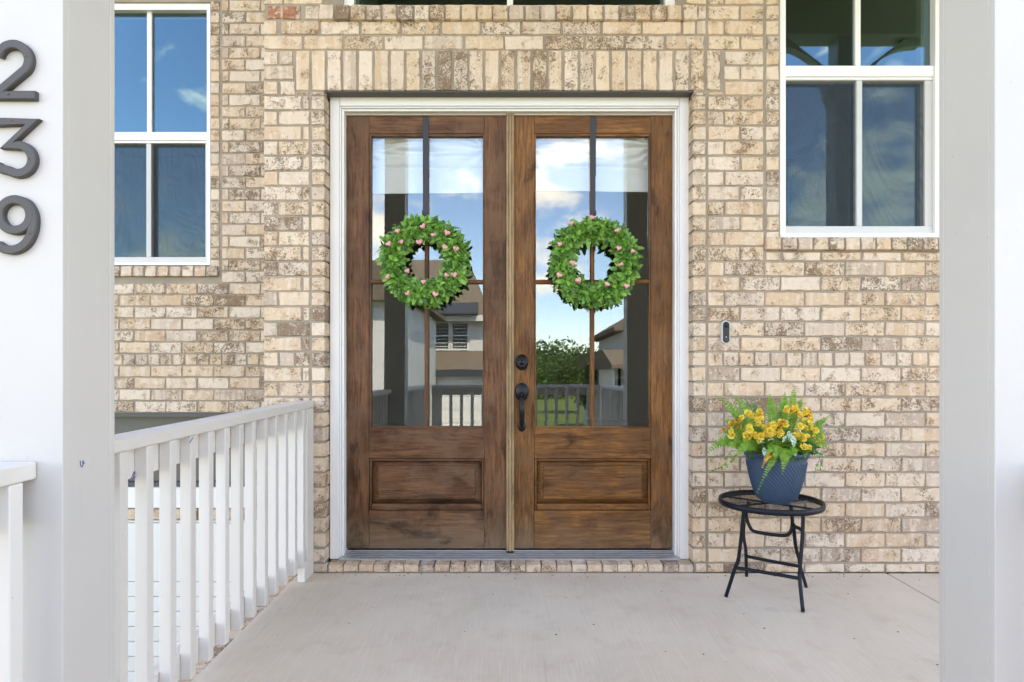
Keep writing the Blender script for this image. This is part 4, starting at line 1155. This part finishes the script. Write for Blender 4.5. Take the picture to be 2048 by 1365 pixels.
MB().add([(-11.3, y0+.45, zr0-.05), (xb+.4, y0+.45, zr0-.05), (xb-.9, y0-4, zr1+1.2), (-11.3, y0-4, zr1+1.2), (xb+.4, y0-8.4, zr0-.05), (-11.3, y0-8.4, zr0-.05)], [(0,1,2,3), (1,4,2), (4,5,3,2), (0,5,4,1), (0,3,5)]).build('roof', M['shingle'], oh)
sx0, sz0 = hxz(840, 634); sx1, sz1 = hxz(956, 619)
MB().prismx([(y0+.9, sz0-.02), (y0+.9, sz0+.05), (y0+.1, sz1+.25), (y0+.0, sz1+.25), (y0+.0, sz0-.02)], sx0, sx1).build('metal_roof', M['metal_roof'], oh)
MB().box(sx0-.6, xb+.3, y0+.5, y0+.56, sz0-.3, sz0-.04).build('fascia', M['trim'], oh)
for a, b in ((866, 896), (905, 934)):
    X0, Z1_ = hxz(a, 651); X1, Z0w = hxz(b, 699); far_window(oh, X0, X1, Z0w, Z1_, y0)
lz1 = hxz(0, 711)[1]; lz0 = hxz(0, 748)[1]
MB().prismx([(y0+3.0, lz0-.05), (y0+3.0, lz0+.1), (y0+.02, lz1+.15), (y0+.02, lz0-.05)], -9.5, xb+.6).build('lower_roof', M['shingle'], oh)
MB().box(-9.5, xb+.6, y0+3.01, y0+3.06, lz0-.18, lz0+.12).build('gutter', M['metal_roof'], oh)
MB().box(-9.3, xb+.45, y0+.02, y0+2.7, GZ, lz0-.06).build('garage', M['siding'], oh)
MB().box(-9.3, xb+.45, y0+2.701, y0+2.75, hxz(0, 776, 22.3)[1], hxz(0, 757, 22.3)[1]).build('garage_header', M['trim'], oh)
for k in range(2):
    X0 = -8.6 + k*4.0
    gd = MB().box(X0, X0+3.4, y0+2.701, y0+2.73, GZ+.02, GZ+2.2).build('garage_door', M['trim'], oh)
    for j in range(4): MB().box(X0+.06, X0+3.34, y0+2.7305, y0+2.75, GZ+.08+j*.53, GZ+.53+j*.53).build('door_panel', M['trim'], gd)
nh = thing('neighbour_wing', 'white gabled neighbour house mirrored at the left of the left glass', 'house')
d2 = 15.0
nx0, nz1 = refl(798, 600, d2); nx1, nz0 = refl(813, 715, d2)
MB().box(nx0-5, nx1, -d2-7, -d2, GZ, nz1).build('wall', M['siding'], nh)
MB().prism([(nx0-5.4, nz1-.1), (nx1+.35, nz1-.1), (nx1+.35, nz1+.05), (nx0-2.4, nz1+2.3), (nx0-5.4, nz1+.05)], -d2-7.3, -d2+.4).build('roof', M['shingle'], nh)
rh = thing('gabled_house', 'white gabled house beside the woods mirrored in the right door glass', 'house')
d3 = 17.0
rx0, rz1 = refl(1230, 738, d3); rx1, rz0 = refl(1246, 655, d3)
MB().box(rx0, rx0+8, -d3-9, -d3, GZ, rz1).build('wall', M['siding'], rh)
MB().prismx([(-d3-9.3, rz1-.05), (-d3+.5, rz1-.05), (-d3+.5, rz1+.08), (-d3-1.6, rz1+.62), (-d3-9.3, rz1+.62)], rx0-.15, rx0+8.3).build('lower_roof', M['shingle'], rh)
rx1 += .45
MB().box(rx1, rx0+8, -d3-9, -d3-2.3, rz1+.3, rz0).build('upper_wall', M['siding'], rh)
MB().prism([(rx1-.4, rz0-.05), (rx0+8.3, rz0-.05), (rx0+8.3, rz0+.1), (rx1+4, rz0+2.6), (rx1-.4, rz0+.1)], -d3-9.3, -d3-1.9).build('roof', M['shingle'], rh)
for a in (1232, 1243):
    X0, Z1_ = refl(a, 745, d3); X1, Z0w = refl(a+6, 775, d3); far_window(rh, X0, X1, Z0w, Z1_, -d3)

def foliage(mb, c, rx, ry, rz, n, s, rr):
    for _ in range(n):
        while True:
            p = Vector((rr.uniform(-1,1), rr.uniform(-1,1), rr.uniform(-1,1)))
            if .35 < p.length < 1: break
        p *= 1 + .22*noise.noise(p*2.1 + Vector(c)*.3)
        q = Vector((c[0]+p.x*rx, c[1]+p.y*ry, c[2]+p.z*rz))
        u = Vector((rr.gauss(0,1), rr.gauss(0,1), rr.gauss(0,1))).normalized(); v = u.orthogonal().normalized(); w_ = s*rr.uniform(.6, 1.3)
        mb.add([q-u*w_-v*w_*.5, q+u*w_*.2-v*w_*.6, q+u*w_+v*w_*.3, q-u*w_*.1+v*w_*.6], [(0,1,2,3)])
rr = random.Random(3); wd = MB()
for i in range(130):
    x = rr.uniform(-45, 60); y = -rr.uniform(62, 110); top = 1.5 + (-y-60)*.085 + noise.noise((x*.05, 0, 1))*2.0 + max(0, x-8)*.05
    r_ = rr.uniform(3, 5.5); foliage(wd, (x, y, GZ+top), r_, r_, rr.uniform(2.6, 4.2), 420, .24, rr)
    foliage(wd, (x, y+1, GZ+top-3), r_*1.1, r_, 2.5, 140, .3, rr)
tag(wd.build('distant_woods', M['wood_leaf']), 'wooded hillside far off, mirrored in the right door glass', 'woods', kind='stuff')
def tree(x, y, h, r, label, seed):
    t5 = random.Random(seed); t = thing('leafy_tree', label, 'tree', (x, y, GZ), 'trees across the road')
    mb = MB().tube([(0,0,0), (.05,0,h*.3), (0,.08,h*.6), (.1,0,h*.9)], [.13, .10, .07, .03], 8)
    for k in range(6): a = k*1.05; mb.tube([(0,0,h*(.3+.07*k)), (math.cos(a)*r*.5, math.sin(a)*r*.5, h*(.5+.07*k))], [.045, .015], 6)
    mb.build('trunk', M['bark'], t)
    c = MB()
    for k in range(9):
        a = t5.uniform(0, 6.28); q = r*.5*t5.random()
        foliage(c, (q*math.cos(a), q*math.sin(a), h*(.45+.5*t5.random())), r*.55, r*.55, r*.5, 420, .10, t5)
    c.build('crown', M['wood_leaf'], t)
tree(3.4, -21.5, 3.0, 1.3, 'small leafy tree by the gabled house, mirrored in the right glass', 1)
tree(4.2, -38, 3.8, 2.2, 'tall leafy tree behind the gabled house, mirrored in the right glass', 3)
